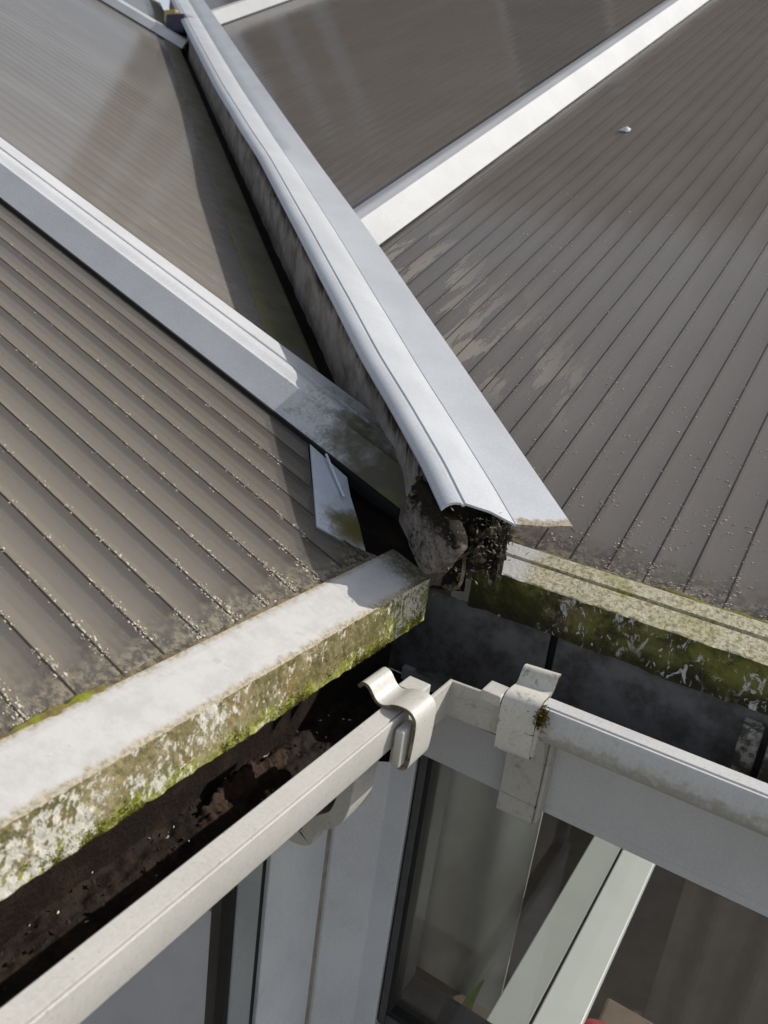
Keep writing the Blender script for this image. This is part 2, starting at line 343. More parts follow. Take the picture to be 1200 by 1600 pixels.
def merge(*parts):
    vs, fs = [], []
    for v, f in parts:
        o = len(vs); vs += list(v); fs += [tuple(i + o for i in q) for q in f]
    return vs, fs
def box(a, b):
    x0, y0, z0 = a; x1, y1, z1 = b
    return loft([[(x0, y0, z0), (x1, y0, z0), (x1, y1, z0), (x0, y1, z0)], [(x0, y0, z1), (x1, y0, z1), (x1, y1, z1), (x0, y1, z1)]])
def strap(path, th):
    """2D open path -> closed 2D outline of thickness th (offset to the right-hand side)"""
    n = len(path); off = []
    for i in range(n):
        a = Vector(path[max(0, i - 1)]); b = Vector(path[min(n - 1, i + 1)])
        d = (b - a).normalized(); off.append((path[i][0] + d.y * th, path[i][1] - d.x * th))
    return list(path) + off[::-1]
def fan_ends(ring):                     # triangulation-safe caps for concave outlines made by strap()
    n = len(ring) // 2
    return [(i, i + 1, len(ring) - 2 - i, len(ring) - 1 - i) for i in range(n - 1)]
def strap_solid(path, th, f0, f1):
    """extrude a strap outline between two mapping functions of the 2D points"""
    o = strap(path, th); n = len(o)
    vs = [f0(*p) for p in o] + [f1(*p) for p in o]
    fs = [(j, (j + 1) % n, n + (j + 1) % n, n + j) for j in range(n)]
    e = fan_ends(o); fs += [q[::-1] for q in e] + [tuple(i + n for i in q) for q in e]
    return vs, fs
def smooth_path(pts, k=4):
    out = []
    P = [Vector(p) for p in pts]
    for i in range(len(P) - 1):
        p0, p1, p2, p3 = P[max(0, i - 1)], P[i], P[i + 1], P[min(len(P) - 1, i + 2)]
        for j in range(k):
            t = j / k
            out.append(0.5 * ((2 * p1) + (p2 - p0) * t + (2 * p0 - 5 * p1 + 4 * p2 - p3) * t * t + (3 * p1 - p0 - 3 * p2 + p3) * t ** 3))
    out.append(P[-1]); return [tuple(v) for v in out]
def nz(p, s, seed=0.0): return noise.noise(Vector((p[0] * s + seed, p[1] * s + seed * 1.7, p[2] * s - seed)))
def interp(tab, t):
    if t <= tab[0][0]: return tab[0][1]
    for (a, va), (b, vb) in zip(tab, tab[1:]):
        if t <= b:
            k = (t - a) / (b - a); k = k * k * (3 - 2 * k) * 0.5 + k * 0.5
            return va + (vb - va) * k
    return tab[-1][1]

def round_off(o, ang=32):
    """smooth shading except across real edges"""
    bm = bmesh.new(); bm.from_mesh(o.data)
    for q in bm.faces: q.smooth = True
    for e in bm.edges:
        if len(e.link_faces) != 2 or e.calc_face_angle(0) > R(ang) or e.link_faces[0].material_index != e.link_faces[1].material_index: e.smooth = False
    bm.to_mesh(o.data); bm.free()

# ------------------------------------------------------------------ setting: ground, garden
def disc(rad, z, n=48):
    return [(rad * math.cos(2 * math.pi * i / n), rad * math.sin(2 * math.pi * i / n), z) for i in range(n)], [tuple(range(n))]
v, f = disc(300, -2.45)
tag(obj('ground', v, f, mat_plain('lawn_and_soil', (0.06, 0.075, 0.03), 0.9, 0.1, (0.10, 0.09, 0.05), 1.5)), 'grassy garden ground below the conservatory', 'ground', kind='structure')
v, f = box((-4.0, -1.6, -2.55), (4.5, 4.5, -2.40))
tag(obj('floor', v, f, mat_plain('tiled_floor', (0.16, 0.12, 0.09), 0.5, 0.3, (0.11, 0.08, 0.06), 5)), 'brown conservatory floor seen through the glass', 'floor', kind='structure')

# ------------------------------------------------------------------ polycarbonate roof sheets
def clip_line(poly, axis, val):
    """intersections of a polygon with the line coord[axis] == val -> sorted other coordinate"""
    out = []
    for (a, b) in zip(poly, poly[1:] + poly[:1]):
        if (a[axis] - val) * (b[axis] - val) < 0:
            t = (val - a[axis]) / (b[axis] - a[axis]); out.append(a[1 - axis] + t * (b[1 - axis] - a[1 - axis]))
    return sorted(out)
SHEET_H = -0.006; SHEET_T = 0.0165
def sheet(name, poly, P, axis, pitch, phase, skin, label, group='bronze polycarbonate roof panels', hazy=False):
    rise = 0.0003     # each flute sags a hair between its ribs
    deep = 0.0012 if hazy else -0.0003
    """poly in the roof's own plane coordinates; P maps (a, b, h) to the world; ribs run along coordinate 1-axis"""
    root = empty(name, P(*poly[0], SHEET_H - SHEET_T)); tag(root, label, 'roof panel', group)
    def flat(h): return [P(a, b, h) for a, b in poly]
    lo = min(p[axis] for p in poly); hi = max(p[axis] for p in poly)
    cuts = sorted(set([p[axis] for p in poly] + [phase + (k + j / 6) * pitch for k in range(math.floor((lo - phase) / pitch), math.ceil((hi - phase) / pitch)) for j in range(6)]))
    cuts = [c for c in cuts if lo <= c <= hi]; v, f = [], []
    def arch(c): r = ((c - phase) / pitch) % 1.0; return SHEET_H - rise * (1 - (2 * r - 1) ** 2)
    for c0, c1 in zip(cuts, cuts[1:]):
        if c1 - c0 < 1e-6: continue
        e = (c1 - c0) * 1e-4; x0 = clip_line(poly, axis, c0 + e); x1 = clip_line(poly, axis, c1 - e)
        if len(x0) != len(x1): continue
        for k in range(0, len(x0) - 1, 2):
            o = len(v)
            for c, t in ((c0, x0[k]), (c0, x0[k + 1]), (c1, x1[k + 1]), (c1, x1[k])):
                v.append(P(*((c, t) if axis == 0 else (t, c)), arch(c)))
            f.append((o, o + 1, o + 2, o + 3))
    sk = obj('top_skin', v, f, skin, root)
    bm = bmesh.new(); bm.from_mesh(sk.data); bmesh.ops.remove_doubles(bm, verts=bm.verts, dist=2e-5)
    bmesh.ops.recalc_face_normals(bm, faces=bm.faces); bm.to_mesh(sk.data); bm.free()
    for p in sk.data.polygons: p.use_smooth = True
    for k in (1, 2):                                # the sheet is multiwall: two more see-through walls between its skins
        obj('inner_wall', flat(SHEET_H - SHEET_T * k / 3), [tuple(range(len(poly)))], M['inner_wall'], root)
    obj('lower_skin', flat(SHEET_H - SHEET_T), [tuple(range(len(poly)))], M['under'], root)
    parts = []
    k = math.ceil((lo - phase) / pitch)
    while phase + k * pitch < hi:
        c = phase + k * pitch + 0.0003 * math.sin(k * 7.3); xs = clip_line(poly, axis, c); k += 1
        for a, b in zip(xs[::2], xs[1::2]):
            if b - a < 0.006: continue
            w = 0.0008
            def q(s, t, h): return P(*((c + s, t) if axis == 0 else (t, c + s)), h)
            ring = lambda t: [q(-w, t, SHEET_H - SHEET_T + 0.0005), q(w, t, SHEET_H - SHEET_T + 0.0005), q(w, t, SHEET_H - deep), q(-w, t, SHEET_H - deep)]
            parts.append(loft([ring(a + 0.001), ring(b - 0.001)]))
    v, f = merge(*parts); obj('ribs', v, f, M['web'], root)
    # closing lip along the outline
    v, f = [], []
    n = len(poly); v = flat(SHEET_H - 0.0002) + flat(SHEET_H - SHEET_T + 0.0002); f = [(i, (i + 1) % n, n + (i + 1) % n, n + i) for i in range(n)]
    obj('edge_tape', v, f, M['web'], root)
    return root
cL, sL = math.cos(PL), math.sin(PL); cR, sR = math.cos(PR), math.sin(PR)
LU = lambda x: -x / cL                                # left roof: u from plan x
RV = lambda y: (y - 0.0685) / cR                      # right roof: v from plan y
Lf = lambda a, b, h: LP(a, b, h)                      # (u, y)
Rf = lambda a, b, h: RP(a, b, h)                      # (x, v)
sheet('roof_panel', [(0.040, -1.3), (0.040, -0.012), (LU(-0.060), -0.0285), (LU(-0.105), -0.049), (LU(-0.208), 0.065), (LU(-0.216), 0.086), (2.2, 0.086), (2.2, -1.3)],
      Lf, 1, 0.0372, 0.0, M['skin_l'], 'dusty ribbed bronze panel between the algae covered eave and the nearest white bar, left of the valley')
def vx(y, c): return (y - c) / VS
sheet('roof_panel', [(LU(vx(0.19, -0.06)), 0.19), (LU(vx(1.99, -0.06)), 1.99), (5.2, 1.99), (5.2, 0.19)],
      Lf, 1, 0.0372, 0.0, M['skin_lf'], 'smooth hazy bronze panel beyond the near left white bar, shaded by the valley cap', hazy=True)
sheet('roof_panel', [(LU(vx(2.06, -0.06)), 2.06), (LU(vx(4.2, -0.06)), 4.2), (6.2, 4.2), (6.2, 2.06)],
      Lf, 1, 0.0372, 0.0, M['skin_lf'], 'sliver of brown bronze panel at the very top left corner behind the far bar', hazy=True)
yv = lambda x, c: VS * x + c
sheet('roof_panel', [(0.075, 0.030), (1.5, 0.030), (1.5, 4.0), (-0.552, 4.0), (-0.552, RV(yv(-0.552, 0.06))), (0.0, RV(yv(0.0, 0.10)))],
      Rf, 0, 0.0389, 0.0215, M['skin_r'], 'large ribbed bronze panel above the lichen covered eave, right of the valley cap, speckled with grit')
sheet('roof_panel', [(-0.67, RV(yv(-0.67, 0.06))), (-0.67, 4.6), (-2.60, 4.6), (-2.60, RV(yv(-2.60, 0.06)))],
      Rf, 0, 0.0389, 0.0215, M['skin_rf'], 'bronze panel with faint ribs between the two white bars right of the valley cap', hazy=True)
sheet('roof_panel', [(-2.70, RV(yv(-2.70, 0.06))), (-2.70, 5.2), (-4.6, 5.2), (-4.6, RV(yv(-4.6, 0.06)))],
      Rf, 0, 0.0389, 0.0215, M['skin_rf'], 'small triangle of brown bronze panel at the top edge behind the farthest right bar', hazy=True)

# ------------------------------------------------------------------ glazing bars
def bar(name, P, prof, t0, t1, mat, label, gask, steps=40, skew=0.0):
    """prof: closed (a, h) outline; swept along t"""
    root = empty(name, P(prof[0][0], t0, prof[0][1])); tag(root, label, 'glazing bar', 'white roof glazing bars')
    a0 = sum(p[0] for p in prof) / len(prof)
    rings = [[P(a, t0 + (t1 - t0) * (i / steps) ** 1.5 + skew * (a - a0) * (1 - i / steps), h) for a, h in prof] for i in range(steps + 1)]
    v, f = loft(rings); obj('bar_cap', v, f, mat, root, bevel=0.0007)
    for (g0, g1, h0, h1) in gask:
        v, f = loft([[P(g0, t0 + 0.004, h0), P(g1, t0 + 0.004, h0), P(g1, t0 + 0.004, h1), P(g0, t0 + 0.004, h1)], [P(g0, t1, h0), P(g1, t1, h0), P(g1, t1, h1), P(g0, t1, h1)]])
        obj('gasket', v, f, M['rubber'], root)
    return root
PLb = lambda a, t, h: LP(t, a, h)
PRb = lambda a, t, h: RP(a, t, h)
H1 = 0.027
profL = [(0.0745, -0.0015), (0.1045, H1 - 0.001), (0.1055, H1), (0.1070, H1), (0.1080, H1 - 0.0014), (0.1150, H1 - 0.0008), (0.1210, H1 + 0.0020), (0.1300, H1 + 0.0032), (0.1390, H1 + 0.0015), (0.1445, H1 - 0.001),
         (0.1455, H1 - 0.003), (0.1485, H1 - 0.003), (0.1495, H1 - 0.0005), (0.1800, H1 - 0.0015), (0.205, -0.0015), (0.190, -0.0015), (0.170, 0.016), (0.112, 0.016), (0.084, -0.0015)]
bar('glazing_bar', PLb, profL, 0.086, 2.2, M['bar'], 'grooved white bar on the left, its lower end blackened by lichen',
    [(0.0715, 0.0775, -0.0075, -0.001), (0.095, 0.185, -0.03, 0.0145)], skew=0.12)
sy = 1.975
profL2 = [(a + sy - 0.0745 if a < 0.14 else a + sy - 0.07, h * 1.0) for a, h in profL]
bar('glazing_bar', PLb, profL2, LU(vx(1.99, -0.035)), 5.2, M['bar_clean'], 'distant blue-white bar at the top left meeting the valley cap', [(sy - 0.003, sy + 0.003, -0.0075, -0.001)], skew=0.6)
H2 = 0.042
profR = [(-0.541, -0.0015), (-0.578, H2 - 0.003), (-0.580, H2 - 0.0005), (-0.583, H2), (-0.592, H2), (-0.596, H2 + 0.0012), (-0.612, H2 + 0.0012), (-0.616, H2 - 0.001), (-0.628, H2 - 0.003), (-0.664, -0.0015), (-0.650, -0.0015), (-0.620, 0.024), (-0.588, 0.024), (-0.555, -0.0015)]
bar('glazing_bar', PRb, profR, RV(yv(-0.585, 0.10)), 4.2, M['bar_clean'], 'bright sunlit white bar running up right from the middle of the valley cap', [(-0.5435, -0.538, -0.0075, -0.001), (-0.640, -0.570, -0.03, 0.0225)])
profR2 = [(a - 2.065, h * 1.15) for a, h in profR]
bar('glazing_bar', PRb, profR2, RV(yv(-2.65, 0.10)), 5.2, M['bar_clean'], 'farthest white bar at the top edge of the picture right of the valley cap', [(-2.6085, -2.603, -0.0075, -0.001)])

# ------------------------------------------------------------------ valley: cap, beam, trims
E0 = Vector((0.1105, 0.0685, 0.0708))
CR = Vector((0.637, 0.771, 0))                        # across the valley, towards the right roof
L0_H = [(0.0, 0.0953), (0.06, 0.0992), (0.15, 0.0986), (0.30, 0.0938), (0.46, 0.0970), (0.78, 0.1002), (1.12, 0.1028), (1.45, 0.092), (2.0, 0.0815), (2.74, 0.0835), (4.0, 0.091)]
RE_OFF = [(0.0, 0.0), (0.4, 0.006), (0.8, 0.010), (1.2, 0.003), (1.7, 0.0), (2.3, 0.0), (4.0, 0.008)]
L0_0 = Vector((0.0211, -0.0396, 0.0874))
capprof = [(0.0, 0.0), (0.0035, 0.0035), (0.0075, 0.0063), (0.0125, 0.0079), (0.0185, 0.0082), (0.0200, 0.0068), (0.0222, 0.0068), (0.0235, 0.0084),
           (0.0500, 0.0012 + 0.0027), (0.0775, -0.0052), (0.0790, -0.0062), (0.0800, -0.0055), (0.1100, -0.0042), (0.1388, -0.0003), (0.1430, 0.0), (0.1470, -0.0062)]
def cap_ring(t, th):
    a = L0_0 + VD * t
    a.z = 0; u = -a.x / cL; a = LP(LU(a.x), a.y, 0); a.z += (interp(L0_H, t) - 0.006) / cL - (0.0833 - 0.0833)
    b = E0 + VD * t; b.z = E0.z + t * 0.637 * math.tan(PR); b += CR * interp(RE_OFF, t) * 0.7
    w = 0.143; ring = []
    for c, h in capprof:
        k = c / w; p = a.lerp(b, k)
        slope0 = 0.0                                   # capprof is measured from the straight chord between the two edges
        ring.append(p + Vector((0, 0, h)))
    return ring + [p - Vector((0, 0, th)) for p in ring[::-1]]
ts = [-0.0 + 4.6 * (i / 90) ** 1.6 for i in range(91)]
v, f = loft([cap_ring(t, 0.0022) for t in ts])
n_ = len(capprof) * 2; f = f[:-2]
for k, e in ((0, 0), (len(ts) - 1, 0)):
    for i in range(len(capprof) - 1): f.append((k * n_ + i, k * n_ + i + 1, k * n_ + n_ - 2 - i, k * n_ + n_ - 1 - i))
cap = obj('valley_capping', v, f, M['cap'])
tag(cap, 'long bluish white grooved capping over the valley, from the corner to the top', 'valley capping')

beam = empty('valley_beam', (0.02, 0.0, 0.0)); tag(beam, 'soot streaked beam under the valley cap with a pitted grey rounded end', 'valley beam')
FI = 0.016
def fin_pt(t, z): return Vector((0.0154, 0, 0)) * 0 + Vector((0.012 - 0.771 * t, VS * (0.012 - 0.771 * t) + FI, z))
rings = []
for i in range(121):
    t = 0.055 + 4.4 * (i / 120) ** 1.5
    x = 0.012 - 0.771 * t
    zb = -x * math.tan(PL); ring = []
    top = zb + (interp(L0_H, t) - 0.006) / cL - 0.0045
    for k in range(9):
        z = zb - 0.05 + (top - zb + 0.05) * k / 8
        p = fin_pt(t, z); p -= CR * (0.0035 * nz(p, 55, 3.0) if 0 < k < 8 else 0); ring.append(p)
    rings.append(ring + [q + CR * 0.012 for q in ring[::-1]])
v, f = loft(rings); obj('side_panel', v, f, M['fin'], beam)
# right-hand wall of the beam, dark, mostly hidden
rings = []
for i in range(41):
    t = 0.02 + 4.4 * (i / 40) ** 1.5
    b = E0 + VD * t; zb = E0.z + t * 0.637 * math.tan(PR); q = b - CR * 0.062
    rings.append([Vector((q.x, q.y, zb - 0.010 - 0.024 * min(1, i / 12))), Vector((q.x, q.y, zb - 0.075)), Vector((q.x, q.y, zb - 0.075)) + CR * 0.006, Vector((q.x, q.y, zb - 0.010 - 0.024 * min(1, i / 12))) + CR * 0.006])
v, f = loft(rings); obj('inner_wall', v, f, M['debris_clump'], beam)
# rounded grey end plate, bulging towards the corner
outl = [(-0.0548, 0.0621), (-0.0394, 0.0848), (-0.015, 0.086), (0.0103, 0.0795), (0.0267, 0.0764), (0.040, 0.070), (0.0440, 0.0600), (0.0329, 0.0416), (0.0173, 0.0189), (0.0001, 0.0142), (-0.0258, 0.0156), (-0.0455, 0.0313)]
outl = smooth_path(outl + outl[:1], 6)[:-1]; outl = [(x + 0.0016 * nz((x, z, 0), 160, 3.0), z + 0.0018 * nz((x, z, 0), 160, 4.0)) for x, z in outl]
cx = sum(p[0] for p in outl) / len(outl); cz = sum(p[1] for p in outl) / len(outl)
rings = []
for k, (s, d) in enumerate([(1.0, 0.012), (1.0, 0.0), (0.985, -0.0014), (0.9, -0.0017), (0.8, -0.0018), (0.7, -0.0020), (0.6, -0.0021), (0.5, -0.0022), (0.4, -0.0023), (0.3, -0.0024), (0.2, -0.0024), (0.1, -0.0024), (0.02, -0.0024)]):
    ring = []
    for x, z in outl:
        X = cx + (x - cx) * s; Z = cz + (z - cz) * s
        p = Vector((X, VS * X - 0.012, Z)) + CR * d
        if 0 < k: p += CR * (0.0024 * nz(p, 120, 5.0) + 0.0022 * nz(p, 330, 6.0) + 0.0012 * nz(p, 800, 7.0))
        ring.append(p)
    rings.append(ring)
v, f = loft(rings); obj('end_plate', v, f, M['grey_end'], beam, smooth=True)
# hollow end: back wall coloured near-black for the shade inside and mouldy clumps
def tri_plate(pts, off, name, mat, parent, th=0.003):
    vs = [Vector(p) for p in pts]; n = len(vs); o = Vector(off).normalized() * th
    return obj(name, vs + [p + o for p in vs], [tuple(range(n))[::-1], tuple(range(n, 2 * n))] + [(i, (i + 1) % n, n + (i + 1) % n, n + i) for i in range(n)], mat, parent)
tri_plate([(0.013, -0.017, 0.093), (0.056, 0.041, 0.076), (0.050, 0.035, 0.014), (0.020, -0.010, 0.018)], (-0.77, 0.64, 0), 'hollow_back', M['trough_dark'], beam)
def clump(n, centre, spread, size, seed, name, mat, parent, squash=1.0):
    rnd = random.Random(seed); bm = bmesh.new()
    for i in range(n):
        s = size * rnd.uniform(0.5, 1.4)
        mm = Matrix.Translation(Vector(centre) + Vector((rnd.gauss(0, spread[0]), rnd.gauss(0, spread[1]), rnd.gauss(0, spread[2])))) @ Matrix.Rotation(rnd.uniform(0, 6.28), 4, Vector((rnd.uniform(-1, 1), rnd.uniform(-1, 1), rnd.uniform(-1, 1.01))).normalized()) @ Matrix.Diagonal((s, s * rnd.uniform(0.5, 1.1), s * rnd.uniform(0.4, 1.0) * squash, 1))
        bmesh.ops.create_icosphere(bm, subdivisions=3, radius=1.0, matrix=mm)
    for vv in bm.verts:
        c = vv.co.copy()
        for fr, am in ((170, 0.55), (420, 0.40), (1000, 0.26)):
            vv.co += Vector((nz(c, fr, 1.0), nz(c, fr, 2.0), nz(c, fr, 3.0))) * size * am
    me_v = [vv.co.copy() for vv in bm.verts]; me_f = [tuple(q.index for q in ff.verts) for ff in bm.faces]; bm.free()
    return obj(name, me_v, me_f, mat, parent)
clump(16, (0.056, 0.010, 0.067), (0.009, 0.011, 0.005), 0.0052, 11, 'mould_clumps', M['debris_clump'], beam)
clump(12, (0.062, 0.022, 0.052), (0.003, 0.005, 0.010), 0.0046, 12, 'mould_clumps', M['debris_clump'], beam)
clump(12, (0.044, 0.006, 0.042), (0.006, 0.008, 0.010), 0.0046, 13, 'mould_clumps', M['debris_clump'], beam)
clump(9, (0.030, 0.018, 0.014), (0.008, 0.010, 0.010), 0.0040, 14, 'mould_clumps', M['debris_clump'], beam)
clump(8, (-0.036, 0.021, 0.076), (0.008, 0.007, 0.005), 0.0034, 15, 'mould_clumps', M['debris_clump'], beam)
def shards(n, centre, spread, size, seed, mat):
    rnd = random.Random(seed); v, f = [], []
    for i in range(n):
        b = Vector(centre) + Vector((rnd.gauss(0, spread[0]), rnd.gauss(0, spread[1]), rnd.gauss(0, spread[2])))
        d = Vector((rnd.gauss(0, 1), rnd.gauss(0, 1), rnd.gauss(-0.3, 1))).normalized(); sd = d.orthogonal().normalized(); u = d.cross(sd)
        L = size * rnd.uniform(0.5, 2.2); w = size * rnd.uniform(0.06, 0.3); o = len(v)
        v += [b, b + d * L * 0.5 + sd * w, b + d * L + u * w * 1.5, b + d * L * 0.5 - sd * w, b + d * L * 0.5 + u * w]
        f += [(o, o + 1, o + 4), (o + 1, o + 2, o + 4), (o + 2, o + 3, o + 4), (o + 3, o, o + 4)]
    obj('dirt_shreds', v, f, mat, beam)
pale = mat_plain('pale_shreds', (0.36, 0.33, 0.26), 0.9, 0.1, (0.10, 0.085, 0.055), 150)
shards(170, (0.052, 0.008, 0.058), (0.012, 0.014, 0.012), 0.0032, 41, pale)
shards(60, (0.030, 0.016, 0.016), (0.010, 0.012, 0.012), 0.0032, 42, pale)
shards(70, (0.038, -0.040, 0.058), (0.006, 0.005, 0.012), 0.0026, 44, pale)
shards(50, (0.020, -0.028, 0.078), (0.014, 0.010, 0.004), 0.0022, 43, M['debris_clump'])
# little bent plastic hook hanging below the hollow
def ribbon(pts, w, th, name, mat, parent, side=None):
    side = Vector(side or (0.637, 0.771, 0)).normalized(); P = [Vector(p) for p in smooth_path(pts, 3)]
    rings = []
    for i, p in enumerate(P):
        d = (P[min(i + 1, len(P) - 1)] - P[max(0, i - 1)]).normalized(); nn = d.cross(side).normalized()
        rings.append([p + side * w + nn * th, p - side * w + nn * th, p - side * w - nn * th, p + side * w - nn * th])
    v, f = loft(rings); return obj(name, v, f, mat, parent)
ribbon([(0.049, -0.006, 0.050), (0.028, 0.004, 0.029), (0.008, 0.014, 0.002), (-0.008, 0.022, -0.018)], 0.0028, 0.0010, 'hook', M['clip_edge'], beam, (0.5, 0.6, 0.6))
ribbon([(0.030, 0.0065, 0.034), (0.034, 0.002, 0.016), (0.032, 0.003, 0.002), (0.024, 0.009, -0.008), (0.008, 0.020, -0.013)], 0.0022, 0.0008, 'hook', M['clip_edge'], beam, (0.6, 0.5, 0.6))

# trough liner under the valley, coloured near-black for the shade in the gap
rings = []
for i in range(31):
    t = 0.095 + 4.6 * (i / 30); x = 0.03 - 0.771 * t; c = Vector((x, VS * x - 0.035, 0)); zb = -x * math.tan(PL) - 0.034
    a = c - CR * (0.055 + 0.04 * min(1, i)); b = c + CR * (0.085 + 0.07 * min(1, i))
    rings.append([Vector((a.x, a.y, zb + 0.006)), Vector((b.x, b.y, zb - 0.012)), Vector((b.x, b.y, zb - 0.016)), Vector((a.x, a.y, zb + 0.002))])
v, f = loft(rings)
tag(obj('valley_trough', v, f, M['trough_dark']), 'trough coloured black to stand for shade in the gap beside the valley cap beam', 'valley trough')
# edge trim on the left sheet beside the gap
rings = []
for i in range(61):
    t = 4.3 * (i / 60) ** 1.3
    x0 = -0.275 - 0.771 * t
    def q(c, h):
        y = VS * x0 + c; p = LP(LU(x0), y, h); return p
    j = 0.004 * nz((x0, 0, 0), 40, 2.0)
    rings.append([q(-0.110 + j, -0.0058), q(-0.108 + j, -0.0035), q(-0.095, -0.0030), q(-0.036, -0.0030), q(-0.030, -0.0045), q(-0.030, -0.030), q(-0.034, -0.030), q(-0.036, -0.0058)])
v, f = loft(rings)
tag(obj('edge_trim', v, f, M['trim']), 'dull greenish trim strip along the panel edge in the shade beside the valley cap', 'edge trim')
# loose white flashing in the notch
fl = [(-0.2095, 0.070, -0.0040), (-0.150, 0.064, -0.0050), (-0.126, 0.040, -0.0075), (-0.092, 0.010, -0.009), (-0.056, -0.0285, -0.0075), (-0.105, -0.0495, -0.0045)]
pts = [LP(LU(x), y, h) for x, y, h in fl]; low = [p - NL * 0.0022 for p in pts]; n = len(pts)
fo = obj('flashing', pts + low, [tuple(range(n)), tuple(range(n, 2 * n))[::-1]] + [(i, (i + 1) % n, n + (i + 1) % n, n + i) for i in range(n)], M['flashing'])
tag(fo, 'pointed white flashing piece with a brown moss stain, tucked under the left bar end', 'flashing')
ribbon([LP(LU(-0.185), 0.066, 0.001), LP(LU(-0.150), 0.040, -0.0005), LP(LU(-0.125), 0.022, -0.002)], 0.0012, 0.0006, 'torn_edge', M['flashing'], fo, (0.6, 0.7, 0.1))

# ------------------------------------------------------------------ eave trims
def eave(name, prof, P, t0, t1, step, jit, mats, label, sel):
    """prof: closed list of (p, q, kind); P(t, p, q) -> point; jit moves kind 'f' points along the outward normal"""
    n = int(abs(t1 - t0) / step); rings = []
    for i in range(n + 1):
        t = t0 + (t1 - t0) * i / n; ring = []
        for p, q, kind in prof:
            w = P(t, p, q)
            if kind: w = w + jit(w, kind)
            ring.append(w)
        rings.append(ring)
    v, f = loft(rings); m_ = len(prof)
    idx = [sel(prof[k % m_], prof[(k + 1) % m_]) for k in range(m_)] * n + [1, 1]
    o = obj(name, v, f, None, mats=mats, midx=idx); tag(o, label, 'eave trim'); return o
FH = 0.0475
profE = [(0.048, -0.0012, ''), (0.040, 0.0, ''), (0.024, 0.0002, ''), (0.008, 0.0, ''), (0.001, -0.0002, 'e')]
profE += [('F', -0.0008 - (FH - 0.001) * k / 8, 'f') for k in range(0, 9)] + [('B', -FH, ''), ('B2', -FH + 0.006, ''), (0.046, -0.018, ''), (0.048, -0.012, '')]
def PEL(t, p, q):
    if p == 'F': return Vector((0, t, q))
    if p == 'B': return Vector((-0.012, t, q))
    if p == 'B2': return Vector((-0.014, t, q))
    return LP(p, t, q)
def jitL(w, k):
    a = 0.0009 * nz(w, 70, 1.0) + 0.0010 * nz(w, 240, 4.0)
    if k == 'e': return Vector((0, 0, 0.0004 * nz(w, 150, 2.0)))
    low = max(0.0, (-w.z - 0.03) / 0.018)
    return Vector((a + 0.0006, 0.0, low * (0.0009 * nz(w, 45, 7.0) + 0.0011 * nz(w, 200, 8.0))))
selE = lambda a, b: 1 if ('F' in (a[0], b[0]) and not (a[0] == 0.001)) or a[0] == 'B' or b[0] == 'B' else 0
eL = eave('eave_trim', profE, PEL, -1.3, 0.0, 0.0045, jitL, [M['eave_top'], M['eave_front']], 'white topped eave trim on the left, its front face covered in yellow green algae and flaking white', selE)
profF = [(0.048, -0.0045, ''), (0.046, 0.0, ''), (0.034, 0.0, ''), (0.0295, 0.0, ''), (0.0285, -0.004, ''), (0.0262, -0.004, ''), (0.0255, -0.0008, ''), (0.014, -0.0008, ''), (0.001, -0.0008, 'e')]
profF += [('F', -0.0015 - (FH - 0.001) * k / 8, 'f') for k in range(0, 9)] + [('B', -FH, ''), ('B2', -FH + 0.006, ''), (0.046, -0.018, ''), (0.048, -0.012, '')]
def PER(t, p, q):
    if p == 'F': return Vector((t, 0.0685, q))
    if p == 'B': return Vector((t, 0.0805, q))
    if p == 'B2': return Vector((t, 0.0825, q))
    return RP(t, p, q)
def jitR(w, k):
    a = 0.0020 * nz(w, 60, 11.0) + 0.0014 * nz(w, 190, 14.0)
    if k == 'e': return Vector((0, 0, 0.0005 * nz(w, 150, 2.0)))
    low = max(0.0, (-w.z - 0.03) / 0.018)
    return Vector((0, -a - 0.0006, low * 0.003 * nz(w, 50, 17.0)))
eR = eave('eave_trim', profF, PER, 0.0165, 1.3, 0.0045, jitR, [M['eave_top_green'], M['eave_front_dark']], 'grooved eave trim on the right, lichen on its sunlit top and a dark green front with white scraps', selE)
# silt and moss beads lodged against the back of the eaves
def bead(P, t0, t1, r0, seed, name, mat, parent, lo=0.0):
    rings = []; n = int(abs(t1 - t0) / 0.004)
    for i in range(n + 1):
        t = t0 + (t1 - t0) * i / n
        r = max(0.0004, r0 * (0.55 + 0.9 * noise.noise(Vector((t * 22, seed, 0))) + 0.5 * noise.noise(Vector((t * 90, seed, 3)))))
        rings.append([P(t, r * 1.5 * math.cos(a) + 0.0006 * noise.noise(Vector((t * 300, a, seed))), r * math.sin(a) * 0.7) for a in [k * math.pi / 4 for k in range(8)]])
    v, f = loft(rings); return obj(name, v, f, mat, parent)
bead(lambda t, p, q: LP(0.0500 + p, t, -0.005 + q), -1.25, -0.035, 0.0045, 2.0, 'silt_bead', M['silt'], eL)
bead(lambda t, p, q: LP(0.0490 + p, t, -0.003 + q), -0.435, -0.355, 0.0050, 9.0, 'moss_bead', M['moss_green'], eL)
bead(lambda t, p, q: RP(t, 0.0490 + p, -0.004 + q), 0.06, 1.25, 0.0042, 5.0, 'silt_bead', M['silt'], eR)
bead(lambda t, p, q: RP(t, 0.0480 + p, -0.002 + q), 0.20, 0.36, 0.0030, 8.0, 'moss_bead', M['moss_green'], eR)

